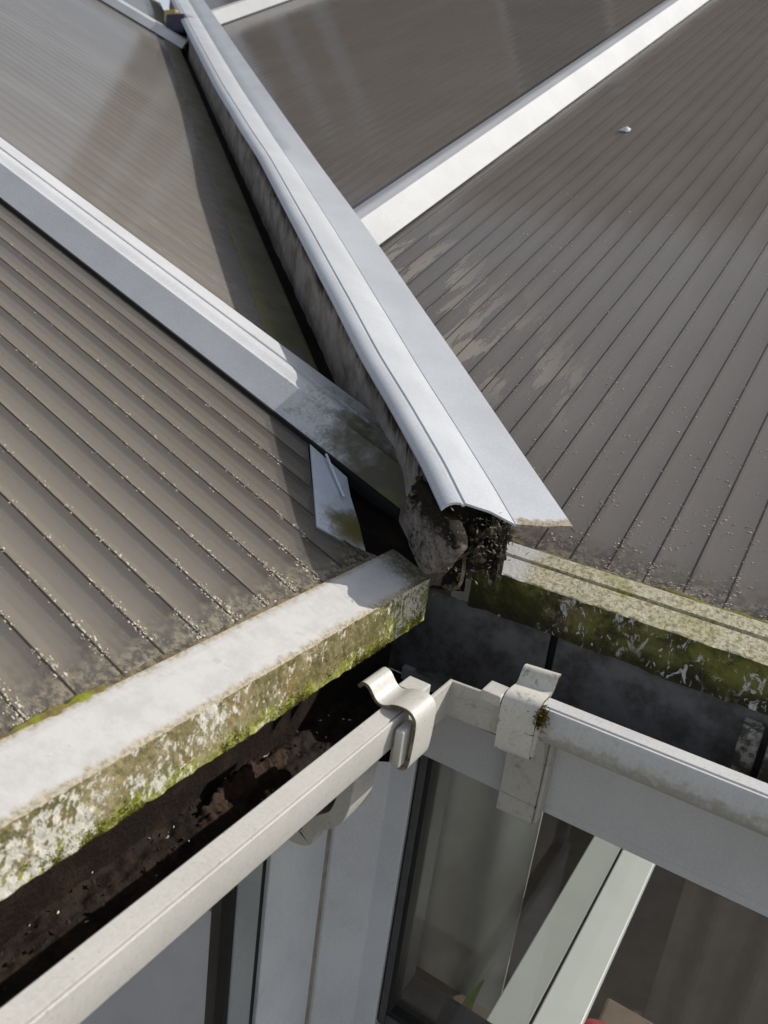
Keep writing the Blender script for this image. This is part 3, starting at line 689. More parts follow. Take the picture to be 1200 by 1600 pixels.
# ------------------------------------------------------------------ gutters
zG = -0.095
gl = empty('gutter', (0.02, -0.6, -0.165)); tag(gl, 'dirty white gutter running to the lower left, filled with black leaf dirt', 'gutter')
GS, GO = 0.939, Vector((0.01973, -0.04050, 0.01936))    # lip sections were measured a little too large and too low
def S(p): return Vector(p) * GS + GO
def SV(vf): return [S(p) for p in vf[0]], vf[1]
def GLp(t, x, z): return Vector((x - 0.0125 * (t + 0.12) * 0.75, t, z - 0.004 * (t + 0.3)))
def gutter_run(P, t0, t1, lip, flip):
    a = [(0.0170, zG - 0.010), (0.0172, zG - 0.0015), (0.0188, zG), (0.0340, zG - 0.0004), (0.0346, zG - 0.0030), (0.0356, zG - 0.0032), (0.0362, zG - 0.0012), (0.0372, zG - 0.0014), (0.0377, zG - 0.0022), (0.0377, zG - 0.0310), (0.0366, zG - 0.0333), (0.0340, zG - 0.0340), (-0.006, zG - 0.069)]
    b = [(-0.006, zG - 0.069), (-0.076, zG - 0.069), (-0.076, zG + 0.030)]
    if flip: b = [(-0.020, zG - 0.052), (-0.076, zG - 0.054), (-0.076, zG + 0.030)]
    path = [(x * GS + (GO.x if not flip else -GO.y - 0.0485 * (GS - 1)), z * GS + GO.z) for x, z in a[:-1]] + b
    o = strap(path, -0.0022 if flip else 0.0022); n = len(o); st = 24
    rings = [[P(t0 + (t1 - t0) * i / st, x, z) for x, z in o] for i in range(st + 1)]
    v, f = loft(rings, caps=False); e = fan_ends(o)
    f += [q[::-1] for q in e] + [tuple(i + st * n for i in q) for q in e]
    return v, f
v, f = gutter_run(GLp, -1.3, -0.112, None, False); obj('channel', v, f, M['gutter'], gl)
v, f = loft([[GLp(t, -0.0735, -0.166), GLp(t, -0.0705, -0.166), GLp(t, -0.0705, -0.052), GLp(t, -0.0735, -0.052)] for t in (-1.29, -0.6, 0.078)]); obj('dark_back', v, f, M['dark_dirt'], gl)  # dark plate covering the pale back of the channel
# dirt lying in the left gutter
def dirt_bed(P, t0, t1, x0, x1, amp, seed, name, mat, parent, nx=14, step=0.006, mask=None):
    nt = int((t1 - t0) / step); vs = []; fs = []
    for i in range(nt + 1):
        for j in range(nx + 1):
            t = t0 + (t1 - t0) * i / nt; x = x0 + (x1 - x0) * j / nx
            h = amp * (0.5 + 0.9 * noise.noise(Vector((t * 30, x * 60, seed))) + 0.5 * noise.noise(Vector((t * 110, x * 140, seed))) + 0.28 * noise.noise(Vector((t * 320, x * 360, seed))) + 0.16 * noise.noise(Vector((t * 800, x * 860, seed))))
            if mask: h += mask(t, x)
            vs.append(P(t, x, h))
    for i in range(nt):
        for j in range(nx): a = i * (nx + 1) + j; fs.append((a, a + 1, a + nx + 2, a + nx + 1))
    return obj(name, vs, fs, mat, parent, smooth=True)
dirt_bed(lambda t, x, h: GLp(t, x, zG - 0.067 + h), -1.25, 0.02, -0.075, 0.010, 0.005, 3.0, 'leaf_dirt', M['dark_dirt'], gl, nx=40, step=0.0025)
def mk(t, x): return 0.024 - 1.0 * abs(x + 0.055) - 0.026 * min(1.0, ((t + 0.20) / 0.085) ** 2) - 0.010
dirt_bed(lambda t, x, h: GLp(t, x, zG - 0.070 + h), -0.34, -0.06, -0.075, -0.02, 0.012, 6.0, 'sunlit_silt_heap', M['sunlit_dirt'], gl, nx=34, step=0.0018, mask=mk)  # lighter brown silt stands in for the sunlit patch on the dirt

gr = empty('gutter', (0.6, 0.04, -0.165)); tag(gr, 'white gutter running to the right with a grimy lip and grey empty channel', 'gutter')
def GRp(t, x, z): return Vector((t, 0.0485 - x + 0.030 * (t - 0.16) * 0.75 * 1.1, z + 0.0))
v, f = gutter_run(GRp, 0.1305, 1.3, None, True); obj('channel', v, f, M['gutter_grimy'], gr)
for x0, x1 in ((-0.0715, 0.1100), (0.1180, 1.3)):
    v, f = box((x0, 0.0735, -0.163), (x1, 0.0765, -0.049)); obj('back_plate', v, f, M['trough'], gr, bevel=0.0006)
v, f = box((0.10, 0.0790, -0.163), (0.13, 0.0810, -0.049)); obj('joint_gap', v, f, M['rubber'], gr)
dirt_bed(lambda t, x, h: Vector((t, x, -0.1475 + h)), -0.03, 1.25, 0.060, 0.0732, 0.005, 13.0, 'silt', M['trough'], gr, nx=12, step=0.008)

# corner angle between the two gutters: thin lip walls and a sloping floor
ga = empty('gutter_angle', (0.037, 0.013, -0.165)); tag(ga, 'thin walled white corner piece joining the two gutters', 'gutter corner')
zt, zb = -0.1085, -0.1490
v, f = SV(loft([[(0.0335, -0.095, zt), (0.0375, -0.095, zt), (0.0375, -0.095, zb), (0.0335, -0.095, zb)], [(0.0335, 0.0165, zt), (0.0375, 0.0125, zt), (0.0375, 0.0125, zb), (0.0335, 0.0165, zb)], [(0.110, 0.0165, zt + 0.004), (0.110, 0.0125, zt + 0.004), (0.110, 0.0125, zb + 0.004), (0.110, 0.0165, zb + 0.004)]]))
obj('lip', v, f, M['clip'], ga, bevel=0.0006)
z2 = -0.166
v = [S((0.0355, -0.095, zb + 0.001)), S((0.0355, 0.0145, zb + 0.001)), S((0.112, 0.0145, zb + 0.001)), (-0.006, -0.095, z2), (-0.006, 0.056, z2), (0.112, 0.056, z2), (-0.076, -0.095, z2), (-0.076, 0.076, z2), (0.112, 0.0735, z2)]
f = [(0, 1, 4, 3), (1, 2, 5, 4), (3, 4, 7, 6), (4, 5, 8, 7)]
obj('channel', v, f, M['trough_dark'], ga)

# ------------------------------------------------------------------ union clips and support brackets
cl = empty('gutter_clip', (0.03, -0.08, -0.15)); tag(cl, 'curved white clip over the left gutter lip, left of the gutter corner', 'gutter clip', 'gutter union clips')
pathL = smooth_path([(-0.0105, -0.0845), (-0.005, -0.0785), (0.003, -0.0800), (0.010, -0.0885), (0.016, -0.0925), (0.0225, -0.0915), (0.029, -0.0880), (0.0375, -0.0860), (0.047, -0.0865), (0.0535, -0.0915), (0.0560, -0.0990), (0.0560, -0.120), (0.0545, -0.142), (0.0510, -0.1490), (0.0440, -0.1510), (0.036, -0.147)], 3)
v, f = strap_solid(pathL, 0.0036, lambda x, z: S((x, -0.096, z)), lambda x, z: S((x, -0.058, z)))
obj('strap', v, f, None, cl, bevel=0.0005, mats=[M['clip'], M['clip_edge']], midx=[0] * (2 * len(pathL)) + [1] * (len(f) - 2 * len(pathL)))
v, f = SV(box((0.0405, -0.106, -0.143), (0.0495, -0.082, -0.1035))); obj('inner_pad', v, f, M['clip'], cl, bevel=0.002)
v, f = SV(box((0.0115, -0.058, -0.104), (0.0360, -0.034, -0.0915))); obj('lug', v, f, M['clip'], cl, bevel=0.0012)
cr_ = empty('gutter_clip', (0.115, 0.02, -0.155)); tag(cr_, 'stained white clip over the right gutter lip with a moss tuft beside it', 'gutter clip', 'gutter union clips')
pathR = smooth_path([(0.0535, -0.0785), (0.0475, -0.0775), (0.0420, -0.0815), (0.0380, -0.0885), (0.0330, -0.0920), (0.0250, -0.0910), (0.0130, -0.0905), (0.0050, -0.0930), (0.0005, -0.0990), (0.0000, -0.110), (0.0010, -0.130), (0.0030, -0.1490), (0.0065, -0.1550), (0.012, -0.154)], 3)
v, f = strap_solid(pathR, -0.0034, lambda y, z: S((0.0975, y, z - 0.0015)), lambda y, z: S((0.1345, y + 0.0005, z + 0.0015)))
obj('strap', v, f, None, cr_, bevel=0.0005, mats=[M['clip_grimy'], M['clip_edge']], midx=[0] * (2 * len(pathR)) + [1] * (len(f) - 2 * len(pathR)))
v, f = SV(box((0.1345, 0.001, -0.146), (0.1385, 0.012, -0.110))); obj('inner_pad', v, f, M['clip'], cr_, bevel=0.001)
v, f = SV(box((0.0755, -0.002, -0.106), (0.0965, 0.022, -0.0945))); obj('lug', v, f, M['clip'], cr_, bevel=0.0012)
# moss tuft
rnd = random.Random(5); vs, fs = [], []
for i in range(420):
    b = S((0.1375 + rnd.gauss(0, 0.0028), 0.0030 + rnd.gauss(0, 0.0030), -0.1020 + rnd.gauss(0, 0.0060)))
    d = Vector((rnd.gauss(0.3, 0.6), rnd.gauss(-0.6, 0.6), rnd.gauss(0.5, 0.6))).normalized(); s = d.orthogonal().normalized() * rnd.uniform(0.0003, 0.0008)
    L = rnd.uniform(0.002, 0.0048); o = len(vs); vs += [b - s, b + s, b + d * L + s * 0.4, b + d * L - s * 0.4]; fs.append((o, o + 1, o + 2, o + 3))
tag(obj('moss_tuft', vs, fs, M['moss']), 'small brown green moss tuft growing beside the right gutter clip', 'moss')
# support brackets under the gutters
sl = empty('gutter_bracket', (0.0, -0.10, -0.27)); tag(sl, 'curved white support bracket showing below the left gutter lip', 'gutter bracket', 'gutter support brackets')
outer = [(0.0425, -0.108), (0.0406, -0.1197), (0.0396, -0.1321), (0.0374, -0.1567), (0.0299, -0.1781), (0.0141, -0.1927), (0.0061, -0.2044), (0.0016, -0.2164), (-0.0154, -0.2241), (-0.040, -0.222)]
v, f = strap_solid(smooth_path(outer, 3), 0.0150, lambda x, z: Vector((x, -0.165, z)), lambda x, z: Vector((x, -0.128, z)))
obj('arm', v, f, M['clip'], sl, bevel=0.0012)
v, f = box((-0.083, -0.165, -0.245), (-0.036, -0.128, -0.20)); obj('back_plate', v, f, M['clip'], sl, bevel=0.001)
sr = empty('gutter_bracket', (0.12, 0.05, -0.257)); tag(sr, 'flat white support bracket below the stained right gutter clip', 'gutter bracket', 'gutter support brackets')
armR = smooth_path([(0.0250, -0.128), (0.0330, -0.150), (0.0410, -0.172), (0.0440, -0.195), (0.0450, -0.228), (0.0440, -0.232), (0.0440, -0.2500), (0.0480, -0.2560), (0.0640, -0.2590)], 3)
v, f = strap_solid(armR, -0.014, lambda y, z: Vector((0.0990, y, z)), lambda y, z: Vector((0.1390, y, z)))
obj('arm', v, f, M['clip'], sr, bevel=0.0012)
v, f = box((0.1395, 0.050, -0.253), (0.1435, 0.066, -0.15)); obj('side_flange', v, f, M['clip'], sr, bevel=0.0008)

# ------------------------------------------------------------------ fascia boards, wall frames, windows
fb = empty('fascia_board', (0.6, 0.068, -0.25)); tag(fb, 'white fascia board under the right gutter, above the larger window', 'fascia board')
def fz(x): return 0.011 * (x - 0.16)
v, f = loft([[(x, 0.0668 , -0.150), (x, 0.0668, -0.2385 + fz(x)), (x, 0.0900, -0.2385 + fz(x)), (x, 0.0900, -0.150)] for x in (-0.05, 0.4, 1.3)]); obj('board', v, f, M['fascia'], fb, bevel=0.0012)
v, f = loft([[(x, 0.0695, -0.2380 + fz(x)), (x, 0.0695, -0.2505 + fz(x)), (x, 0.0990, -0.2505 + fz(x)), (x, 0.0990, -0.2380 + fz(x))] for x in (-0.05, 0.4, 1.3)]); obj('lower_strip', v, f, M['fascia'], fb, bevel=0.0008)
v, f = box((-0.105, -1.3, -0.26), (-0.083, 0.06, -0.05))
tag(obj('fascia_board', v, f, M['fascia']), 'fascia board hidden behind the left gutter', 'fascia board')

XW, YW = -0.108, 0.100
post = empty('corner_post', (-0.08, 0.08, -1.5)); tag(post, 'white corner post with a vertical groove between the two windows', 'corner post')
def prism(poly, z0, z1): return loft([[(x, y, z0) for x, y in poly], [(x, y, z1) for x, y in poly]])
v, f = prism([(XW, -0.0715), (XW, 0.0430), (XW - 0.005, 0.0470), (XW - 0.10, 0.0470), (XW - 0.10, -0.0715)], -1.6, -0.20); obj('post_face', v, f, M['frame'], post, bevel=0.0015)
v, f = prism([(XW + 0.0020, 0.0560), (-0.0620, 0.0995), (-0.0290, YW - 0.0005), (-0.0290, 0.180), (-0.16, 0.180), (-0.16, 0.0550)], -1.6, -0.20); obj('post_face', v, f, M['frame'], post, bevel=0.0015)
v, f = prism([(XW - 0.0040, 0.0462), (XW - 0.0020, 0.0575), (XW - 0.03, 0.0575), (XW - 0.03, 0.0462)], -1.6, -0.2); obj('sealant', v, f, mat_plain('beige_sealant', (0.34, 0.30, 0.25), 0.7), post)
def window(name, P, a0, a1, z0, z1, label, sash_mat, gap, sash):
    """P(a, d, z): a along the wall, d depth into it"""
    w = empty(name, P((a0 + a1) / 2, 0.02, z0)); tag(w, label, 'window', 'conservatory windows')
    def rail(nm, q0, q1, d0, d1, zz0, zz1, mat, bv=0.0012):
        v, f = loft([[P(q0, d0, zz0), P(q1, d0, zz0), P(q1, d1, zz0), P(q0, d1, zz0)], [P(q0, d0, zz1), P(q1, d0, zz1), P(q1, d1, zz1), P(q0, d1, zz1)]]); return obj(nm, v, f, mat, w, bevel=bv)
    s = 1 if a1 > a0 else -1
    rail('gasket', a0, a0 + s * gap, 0.006, 0.05, z0, z1, M['rubber'], 0)
    rail('sash', a0 + s * gap, a0 + s * (gap + sash), 0.003, 0.085, z0, z1, sash_mat)
    rail('sash', a1 - s * 0.05, a1, 0.003, 0.05, z0, z1, sash_mat)
    b0 = a0 + s * (gap + sash); b1 = a1 - s * 0.0505
    rail('sash', b0 + s * 0.0005, b1, 0.003, 0.085, z0, z0 + sash + 0.012, sash_mat)
    rail('sash', b0 + s * 0.0005, b1, 0.003, 0.05, z1 - 0.03, z1, sash_mat)
    rail('gasket', b0 + s * 0.0002, b0 + s * 0.006, 0.0055, 0.03, z0 + sash + 0.0125, z1 - 0.031, M['rubber'], 0)
    rail('gasket', b0 + s * 0.0062, b1, 0.0055, 0.03, z0 + sash + 0.0122, z0 + sash + 0.019, M['rubber'], 0)
    v = [P(b0, 0.02, z0 + sash), P(b1, 0.02, z0 + sash), P(b1, 0.02, z1 - 0.02), P(b0, 0.02, z1 - 0.02)]
    obj('pane', v, [(0, 1, 2, 3)], M['glass'], w)
    return w
dark_sash = mat_plain('dark_grey_sash', (0.055, 0.058, 0.062), 0.4, 0.4)
window('window', lambda a, d, z: Vector((a, YW + d, z)), -0.0288, 1.1, -0.728, -0.235, 'wide window with dark edging right of the corner post, white sill visible inside', dark_sash, 0.003, 0.0105)
window('window', lambda a, d, z: Vector((XW - d, a, z)), -0.0715, -1.25, -1.45, -0.235, 'window with grey sash left of the corner post under the left gutter', M['frame_grey'], 0.010, 0.040)
# walls below / beside the windows
v, f = box((-0.0285, YW + 0.002, -2.40), (1.2, 0.18, -0.735)); tag(obj('wall', v, f, M['frame']), 'white panel wall below the wide right window', 'wall', kind='structure')
v, f = box((-0.20, -1.3, -2.40), (XW - 0.002, -0.0725, -1.452)); tag(obj('wall', v, f, M['frame']), 'white panel wall below the left window', 'wall', kind='structure')

# ------------------------------------------------------------------ things inside, seen through the panes
inner = mat_plain('pale_painted_board', (0.56, 0.58, 0.56), 0.4, 0.3, (0.50, 0.52, 0.50), 4)
sill = empty('window_board', (0.17, 0.6, -0.80)); tag(sill, 'long white board with a dark joint seen inside through the right window', 'board')
v, f = box((0.1490, 0.20, -0.775), (0.2100, 1.6, -0.750)); obj('board', v, f, inner, sill, bevel=0.002)
v, f = box((0.0900, 0.20, -0.779), (0.1450, 1.6, -0.757)); obj('board', v, f, mat_plain('greyer_board', (0.36, 0.38, 0.36), 0.4, 0.3, (0.33, 0.35, 0.33), 2), sill, bevel=0.002)

# back walls of the room under the roof
wallm = mat_plain('brown_plaster', (0.20, 0.17, 0.14), 0.8, 0.2, (0.15, 0.13, 0.11), 2)
for a, b, lb in (((-3.6, 3.4, -2.40), (1.4, 3.5, 1.2), 'brown room wall deep inside behind the right window'), ((-3.7, -1.5, -2.40), (-3.6, 3.5, 1.0), 'brown room wall deep inside behind the left window'), ((1.32, 0.20, -2.40), (1.40, 3.39, -1.15), 'brown side wall inside at the right'), ((-3.59, -1.5, -2.40), (-0.22, -1.4, -0.1), 'brown side wall inside at the left')):
    v, f = box(a, b); tag(obj('wall', v, f, wallm), lb, 'wall', kind='structure')

# ------------------------------------------------------------------ pale fluff and grit lying on the sheets
def flakes(name, n, place, size, label, seed, flat=0.5):
    rnd = random.Random(seed); vs, fs = [], []
    for i in range(n):
        r = place(rnd)
        if r is None: continue
        p, n_, along = r; s = size * rnd.uniform(0.45, 1.5)
        a = along * (s * rnd.uniform(0.6, 1.6)); b = n_.cross(along) * (s * rnd.uniform(0.35, 0.8)); ang = rnd.uniform(0, 6.28)
        a, b = a * math.cos(ang) + b * math.sin(ang), b * math.cos(ang) - a * math.sin(ang)
        o = len(vs); u = n_ * s * flat * rnd.uniform(0.3, 1.3)
        vs += [p - a, p + b * rnd.uniform(0.5, 1), p + a, p - b * rnd.uniform(0.5, 1), p + u]
        fs += [(o, o + 1, o + 4), (o + 1, o + 2, o + 4), (o + 2, o + 3, o + 4), (o + 3, o, o + 4)]
    tag(obj(name, vs, fs, M['flake']), label, 'debris', kind='stuff')
def on_left(rnd):
    k = rnd.randint(-16, 0); d = rnd.random() ** 1.7
    u = 0.055 + d * 0.75
    keep = math.exp(-(u - 0.05) / 0.16) + 0.10
    if rnd.random() > keep: return None
    y = k * 0.0372 + rnd.gauss(0.001, 0.0018 + 0.0028 * math.exp(-(u - 0.055) / 0.03))
    x = -u * cL
    if y > -0.826 * x - 0.155 and x > -0.215: return None
    if noise.noise(Vector((u * 40, k * 3.1, 0))) < -0.12: return None
    return LP(u, y, SHEET_H + 0.0001), NL, UL
flakes('debris', 11000, on_left, 0.00105, 'pale fluffy grains caught along the ribs of the left roof panel', 21)
def on_right(rnd):
    v_ = 0.052 + 1.0 * rnd.random() ** 1.9; x = rnd.uniform(-0.35, 0.62)
    y = 0.0685 + v_ * cR
    if y < -0.826 * x + 0.185: return None
    if rnd.random() < 0.4: x = 0.0215 + round((x - 0.0215) / 0.0389) * 0.0389 + rnd.gauss(0, 0.003)
    if rnd.random() > 0.16 + 0.84 * math.exp(-v_ / 0.16): return None
    if noise.noise(Vector((x * 30, v_ * 22, 5))) < -0.15: return None
    return RP(x, v_, SHEET_H + 0.0002), NR, Vector((1, 0, 0))
flakes('debris', 15000, on_right, 0.00112, 'pale grit scattered over the right roof panel', 22)

# ------------------------------------------------------------------ more of the room: curtains (one imitating reflections), plant, cushion
curt = mat_plain('grey_green_reflection_curtain', (0.42, 0.42, 0.38), 0.9, 0.1, (0.34, 0.345, 0.31), 3)  # invented curtain, its pale tone imitates reflections in the glass
def curtain(x0, x1, y, z0, z1, waves, label, mat):
    n = 60; v = []; 
    for i in range(n + 1):
        x = x0 + (x1 - x0) * i / n; yy = y + 0.018 * math.sin(i / n * waves * 6.283)
        v += [Vector((x, yy, z0)), Vector((x, yy, z1)), Vector((x, yy + 0.004, z1)), Vector((x, yy + 0.004, z0))]
    f = [(4 * i + k, 4 * i + (k + 1) % 4, 4 * i + 4 + (k + 1) % 4, 4 * i + 4 + k) for i in range(n) for k in range(4)] + [(0, 1, 2, 3), tuple(4 * n + k for k in (3, 2, 1, 0))]
    tag(obj('curtain', v, f, mat), label, 'curtain')
curtain(-0.22, 0.02, 0.55, -1.9, -0.25, 2.3, 'invented grey green curtain standing in for reflections in the left part of the right window', curt)
curtain(0.26, 0.80, 0.95, -2.2, -0.80, 5.0, 'dark brown curtain inside behind the white board in the right window', mat_plain('brown_curtain', (0.17, 0.14, 0.115), 0.9, 0.1, (0.12, 0.10, 0.085), 4))
pl = empty('house_plant', (0.05, 0.27, -0.95)); tag(pl, 'pot plant with one bright green blade leaf behind the dark edged window', 'plant')
def leaf(pts, w, mat):
    P = [Vector(p) for p in smooth_path(pts, 5)]; n = len(P); v = []; f = []
    for i, p in enumerate(P):
        d = (P[min(i + 1, n - 1)] - P[max(0, i - 1)]).normalized(); sd = d.cross(Vector((0.4, -0.8, 0.45))).normalized(); k = w * math.sin(math.pi * min(0.98, 0.12 + 0.86 * i / (n - 1))) 
        v += [p - sd * k, p + Vector((0, 0.002, -0.002)), p + sd * k]
    for i in range(n - 1):
        for j in (0, 1): f.append((3 * i + j, 3 * i + j + 1, 3 * i + j + 4, 3 * i + j + 3))
    obj('leaf', v, f, mat, pl, smooth=True)
lf = mat_plain('plant_leaf', (0.20, 0.30, 0.06), 0.5, 0.3, (0.15, 0.22, 0.05), 30)
leaf([(0.040, 0.27, -0.93), (0.045, 0.255, -0.84), (0.054, 0.25, -0.765), (0.068, 0.25, -0.715)], 0.009, lf)
leaf([(0.040, 0.27, -0.93), (0.010, 0.27, -0.86), (-0.02, 0.26, -0.82), (-0.05, 0.25, -0.83)], 0.008, mat_plain('dull_leaf', (0.09, 0.11, 0.04), 0.5))
leaf([(0.040, 0.27, -0.93), (0.07, 0.30, -0.87), (0.10, 0.33, -0.84), (0.125, 0.35, -0.85)], 0.008, mat_plain('pale_leaf', (0.32, 0.32, 0.26), 0.5))
v, f = loft([[(0.05 + r * math.cos(a), 0.27 + r * math.sin(a), z) for a in [k * math.pi / 8 for k in range(16)]] for r, z in ((0.04, -1.06), (0.055, -0.95), (0.06, -0.945), (0.058, -0.935), (0.05, -0.94))]); obj('pot', v, f, mat_plain('terracotta_pot', (0.24, 0.11, 0.07), 0.8), pl)
v, f = box((-0.45, 0.22, -1.10), (0.14, 0.50, -1.062)); tag(obj('shelf', v, f, mat_plain('dark_wood', (0.09, 0.07, 0.055), 0.5, 0.3, (0.06, 0.05, 0.04), 9)), 'dark wooden shelf inside carrying the pot plant', 'shelf')
bm = bmesh.new(); bmesh.ops.create_uvsphere(bm, u_segments=28, v_segments=16, radius=1.0)
for vv in bm.verts:
    c = vv.co; vv.co = Vector((0.262 + 0.075 * math.copysign(abs(c.x) ** 0.6, c.x), 0.345 + 0.05 * c.y, -0.845 + 0.050 * math.copysign(abs(c.z) ** 0.6, c.z)))
v = [q.co.copy() for q in bm.verts]; f = [tuple(q.index for q in ff.verts) for ff in bm.faces]; bm.free()
tag(obj('cushion', v, f, mat_plain('red_cloth', (0.32, 0.05, 0.06), 0.9, 0.1), smooth=True), 'red cushion inside beside the white board, at the bottom of the right window', 'cushion')
v, f = box((0.2125, 0.24, -0.94), (0.60, 0.52, -0.896)); tag(obj('seat', v, f, mat_plain('brown_seat', (0.14, 0.10, 0.075), 0.7), bevel=0.006), 'brown seat inside under the red cushion', 'seat')

# ------------------------------------------------------------------ patio added in front to brighten the panes, and the brick house the conservatory belongs to
v, f = box((-0.05, -6.0, -2.46), (6.0, 0.05, -2.425)); tag(obj('patio', v, f, mat_plain('pale_paving', (0.38, 0.36, 0.33), 0.8, 0.2, (0.30, 0.28, 0.25), 3)), 'pale patio added out of view to brighten the window reflections', 'patio', kind='structure')  # unseen paving, added so the panes mirror something bright
bh = empty('brick_house', (-7, 7, -2.45)); tag(bh, 'brown brick house wall beyond the roof, mirrored in the upper panels', 'house')
gB = G('brown_brick'); br = gB.t.nodes.new('ShaderNodeTexBrick'); gB.put(br.inputs['Vector'], gB.mapv((1, 1, 1), (R(90), 0, 0)))
br.inputs['Scale'].default_value = 4.5; br.inputs['Color1'].default_value = (0.30, 0.21, 0.15, 1); br.inputs['Color2'].default_value = (0.24, 0.16, 0.115, 1); br.inputs['Mortar'].default_value = (0.36, 0.33, 0.29, 1)
gB.t.links.new(br.outputs['Color'], gB.b.inputs['Base Color']); gB.b.inputs['Roughness'].default_value = 0.9
v, f = box((-7.7, 7.0, -2.45), (-1.2, 7.4, 7.2)); obj('wall', v, f, gB.m, bh)
for x in (-6.95, -6.25):
    v, f = merge(box((x - 0.12, 6.95, 3.6), (x + 0.12, 6.998, 6.0))); wf = obj('window_frame', v, f, M['bar_clean'], bh)
for x in (-3.4,):
    v, f = merge(box((x - 0.6, 6.96, 4.0), (x + 0.6, 6.998, 4.07)), box((x - 0.6, 6.96, 5.4), (x + 0.6, 6.998, 5.47)), box((x - 0.6, 6.96, 4.0705), (x - 0.53, 6.998, 5.3995)), box((x + 0.53, 6.96, 4.0705), (x + 0.6, 6.998, 5.3995)))
    wf = obj('window_frame', v, f, M['bar_clean'], bh)
    v, f = box((x - 0.53, 6.985, 4.0705), (x + 0.53, 6.9975, 5.3995)); obj('pane', v, f, mat_plain('dark_pane', (0.02, 0.022, 0.025), 0.1, 0.5), wf)

# ------------------------------------------------------------------ odds and ends
P0 = LP(LU(-2.72), 2.19, 0.030)
v, f = box((P0.x - 0.02, P0.y - 0.03, P0.z), (P0.x + 0.05, P0.y + 0.05, P0.z + 0.050)); tag(obj('foam_block', v, f, mat_plain('yellow_foam', (0.42, 0.31, 0.13), 0.9, 0.1, (0.33, 0.25, 0.11), 20), bevel=0.01), 'small yellow foam block wedged beside the far end of the valley cap', 'foam block')
P1 = LP(LU(-2.55), 2.08, 0.028)
v, f = box((P1.x - 0.06, P1.y - 0.03, P1.z), (P1.x + 0.05, P1.y + 0.05, P1.z + 0.07)); tag(obj('end_stop', v, f, mat_plain('dark_blue_plastic', (0.05, 0.05, 0.09), 0.5), bevel=0.01), 'dark blue plastic stop between the yellow foam and the valley cap', 'end stop')
ps = RP(-0.331, RV(1.3464), SHEET_H); rnd = random.Random(3)
v = [ps + Vector((0.014 * math.cos(a) * rnd.uniform(0.5, 1.2), 0.016 * math.sin(a) * rnd.uniform(0.5, 1.2), 0)) for a in [k * 0.6283 for k in range(10)]]
v = [p + NR * (0.002 - (p - ps).dot(NR)) for p in v] + [ps + NR * 0.010]
tag(obj('bird_dropping', v, [(i, (i + 1) % 10, 10) for i in range(10)] + [tuple(range(10))[::-1]], mat_plain('white_dropping', (0.72, 0.72, 0.70), 0.8)), 'single white bird dropping on the big right roof panel', 'bird dropping')

rnd = random.Random(31); vs, fs = [], []
for i in range(260):
    t = rnd.uniform(-0.75, -0.04); x = rnd.uniform(-0.07, 0.002); b = GLp(t, x, zG - 0.061 + rnd.uniform(-0.003, 0.004))
    d = Vector((rnd.gauss(0, 1), rnd.gauss(0, 1), rnd.gauss(0, 0.35))).normalized(); sd = d.cross(Vector((rnd.gauss(0, .3), rnd.gauss(0, .3), 1))).normalized()
    L = rnd.uniform(0.0015, 0.006) * (3.2 if i % 23 == 0 else 1); w = rnd.uniform(0.0005, 0.0022) if i % 23 else 0.0006; o = len(vs)
    vs += [b, b + d * L * 0.5 + sd * w, b + d * L + Vector((0, 0, 0.001)), b + d * L * 0.5 - sd * w, b + d * L * 0.5 + Vector((0, 0, 0.0012))]
    fs += [(o, o + 1, o + 4), (o + 1, o + 2, o + 4), (o + 2, o + 3, o + 4), (o + 3, o, o + 4)]
tag(obj('litter', vs, fs, mat_plain('rotting_leaf_bits', (0.048, 0.034, 0.024), 0.9, 0.1, (0.025, 0.017, 0.012), 40)), 'rotting leaf scraps and twigs in the black left gutter', 'litter', kind='stuff')
rnd = random.Random(32); vs, fs = [], []
for i in range(34):
    t = rnd.uniform(-0.6, -0.06); x = rnd.uniform(-0.07, 0.0); b = GLp(t, x, zG - 0.054); d = Vector((rnd.gauss(0, 1), rnd.gauss(0, 1), 0.1)).normalized(); sd = d.cross(Vector((0, 0, 1))); L = rnd.uniform(0.0012, 0.004); o = len(vs)
    vs += [b, b + d * L * 0.5 + sd * L * 0.25, b + d * L, b + d * L * 0.5 - sd * L * 0.25, b + d * L * 0.5 + Vector((0, 0, 0.001))]
    fs += [(o, o + 1, o + 4), (o + 1, o + 2, o + 4), (o + 2, o + 3, o + 4), (o + 3, o, o + 4)]
tag(obj('litter', vs, fs, M['flake']), 'few pale seed husks lying on the black dirt of the left gutter', 'litter', kind='stuff')

v, f = box((-2.6, 0.6, -2.3995), (-0.9, 3.0, -2.392)); tag(obj('rug', v, f, mat_plain('dark_reflection_rug', (0.07, 0.055, 0.045), 0.95, 0.05, (0.05, 0.04, 0.033), 6)), 'invented dark rug standing in for the dark reflection in the left window', 'rug')  # added rug, dark to imitate the roof's reflection in the pane

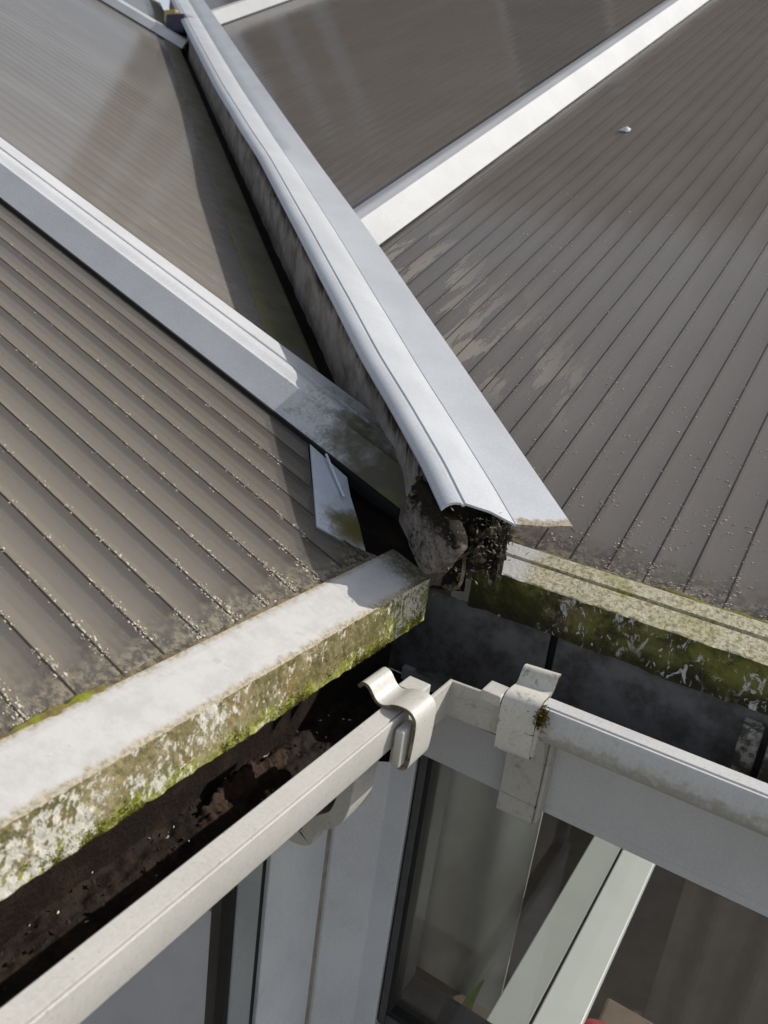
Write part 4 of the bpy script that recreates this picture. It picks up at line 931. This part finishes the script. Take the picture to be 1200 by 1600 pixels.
# moss standing up along the lower edges of the eaves
def tufts(n, P, size, seed, mat, parent):
    rnd = random.Random(seed); v, f = [], []
    for i in range(n):
        r = P(rnd)
        if r is None: continue
        b, out = r; d = (out + Vector((rnd.gauss(0, 0.5), rnd.gauss(0, 0.5), rnd.gauss(-0.1, 0.5)))).normalized(); sd = d.orthogonal().normalized() * size * rnd.uniform(0.15, 0.4); L = size * rnd.uniform(0.5, 1.5); o = len(v)
        v += [b - sd, b + sd, b + d * L]; f.append((o, o + 1, o + 2))
    obj('moss', v, f, mat, parent)
def onL(rnd):
    y = -0.0 - 0.62 * rnd.random() ** 1.3; z = -0.0475 + abs(rnd.gauss(0, 0.006)) + (rnd.uniform(0, 0.04) if y > -0.07 and rnd.random() < 0.45 else 0)
    if noise.noise(Vector((y * 26, z * 30, 2))) < -0.02 or z > -0.004: return None
    return Vector((0.0002, y, z)), Vector((1, 0, 0.2))
tufts(9000, onL, 0.0017, 61, M['moss_green'], eL)
def onR(rnd):
    x = rnd.uniform(0.03, 0.6); z = -0.046 + abs(rnd.gauss(0, 0.012))
    if noise.noise(Vector((x * 24, z * 40, 7))) < 0.12 or z > -0.004: return None
    return Vector((x, 0.0683, z)), Vector((0, -1, 0.1))
tufts(5000, onR, 0.0016, 62, mat_plain('dark_moss', (0.10, 0.105, 0.02), 0.95, 0.05, (0.06, 0.055, 0.02), 90), eR)

# mouldy rafter foot standing in the right gutter
rf = empty('rafter_foot', (0.335, 0.062, -0.14)); tag(rf, 'mouldy pale rafter foot under the right eave, at the right edge of the picture', 'rafter foot')
mould = mat_white('mouldy_white', (0.40, 0.38, 0.33), grime=(0.05, 0.04, 0.025), amount=0.95, lo=0.46, hi=0.58, scale=70, rough=0.8)
for x0, x1, y0 in ((0.302, 0.320, 0.052), (0.326, 0.352, 0.046), (0.358, 0.40, 0.052)):
    v, f = box((x0, y0, -0.146), (x1, 0.0730, -0.058)); obj('cheek', v, f, mould, rf, bevel=0.0015)
v, f = box((0.296, 0.040, -0.146), (0.41, 0.0515, -0.122)); obj('base', v, f, mould, rf, bevel=0.002)

for o in list(col.objects):
    n_ = o.name.split('.')[0]
    if n_ in ('valley_capping', 'strap', 'bar_cap', 'arm', 'channel', 'hook'): round_off(o)
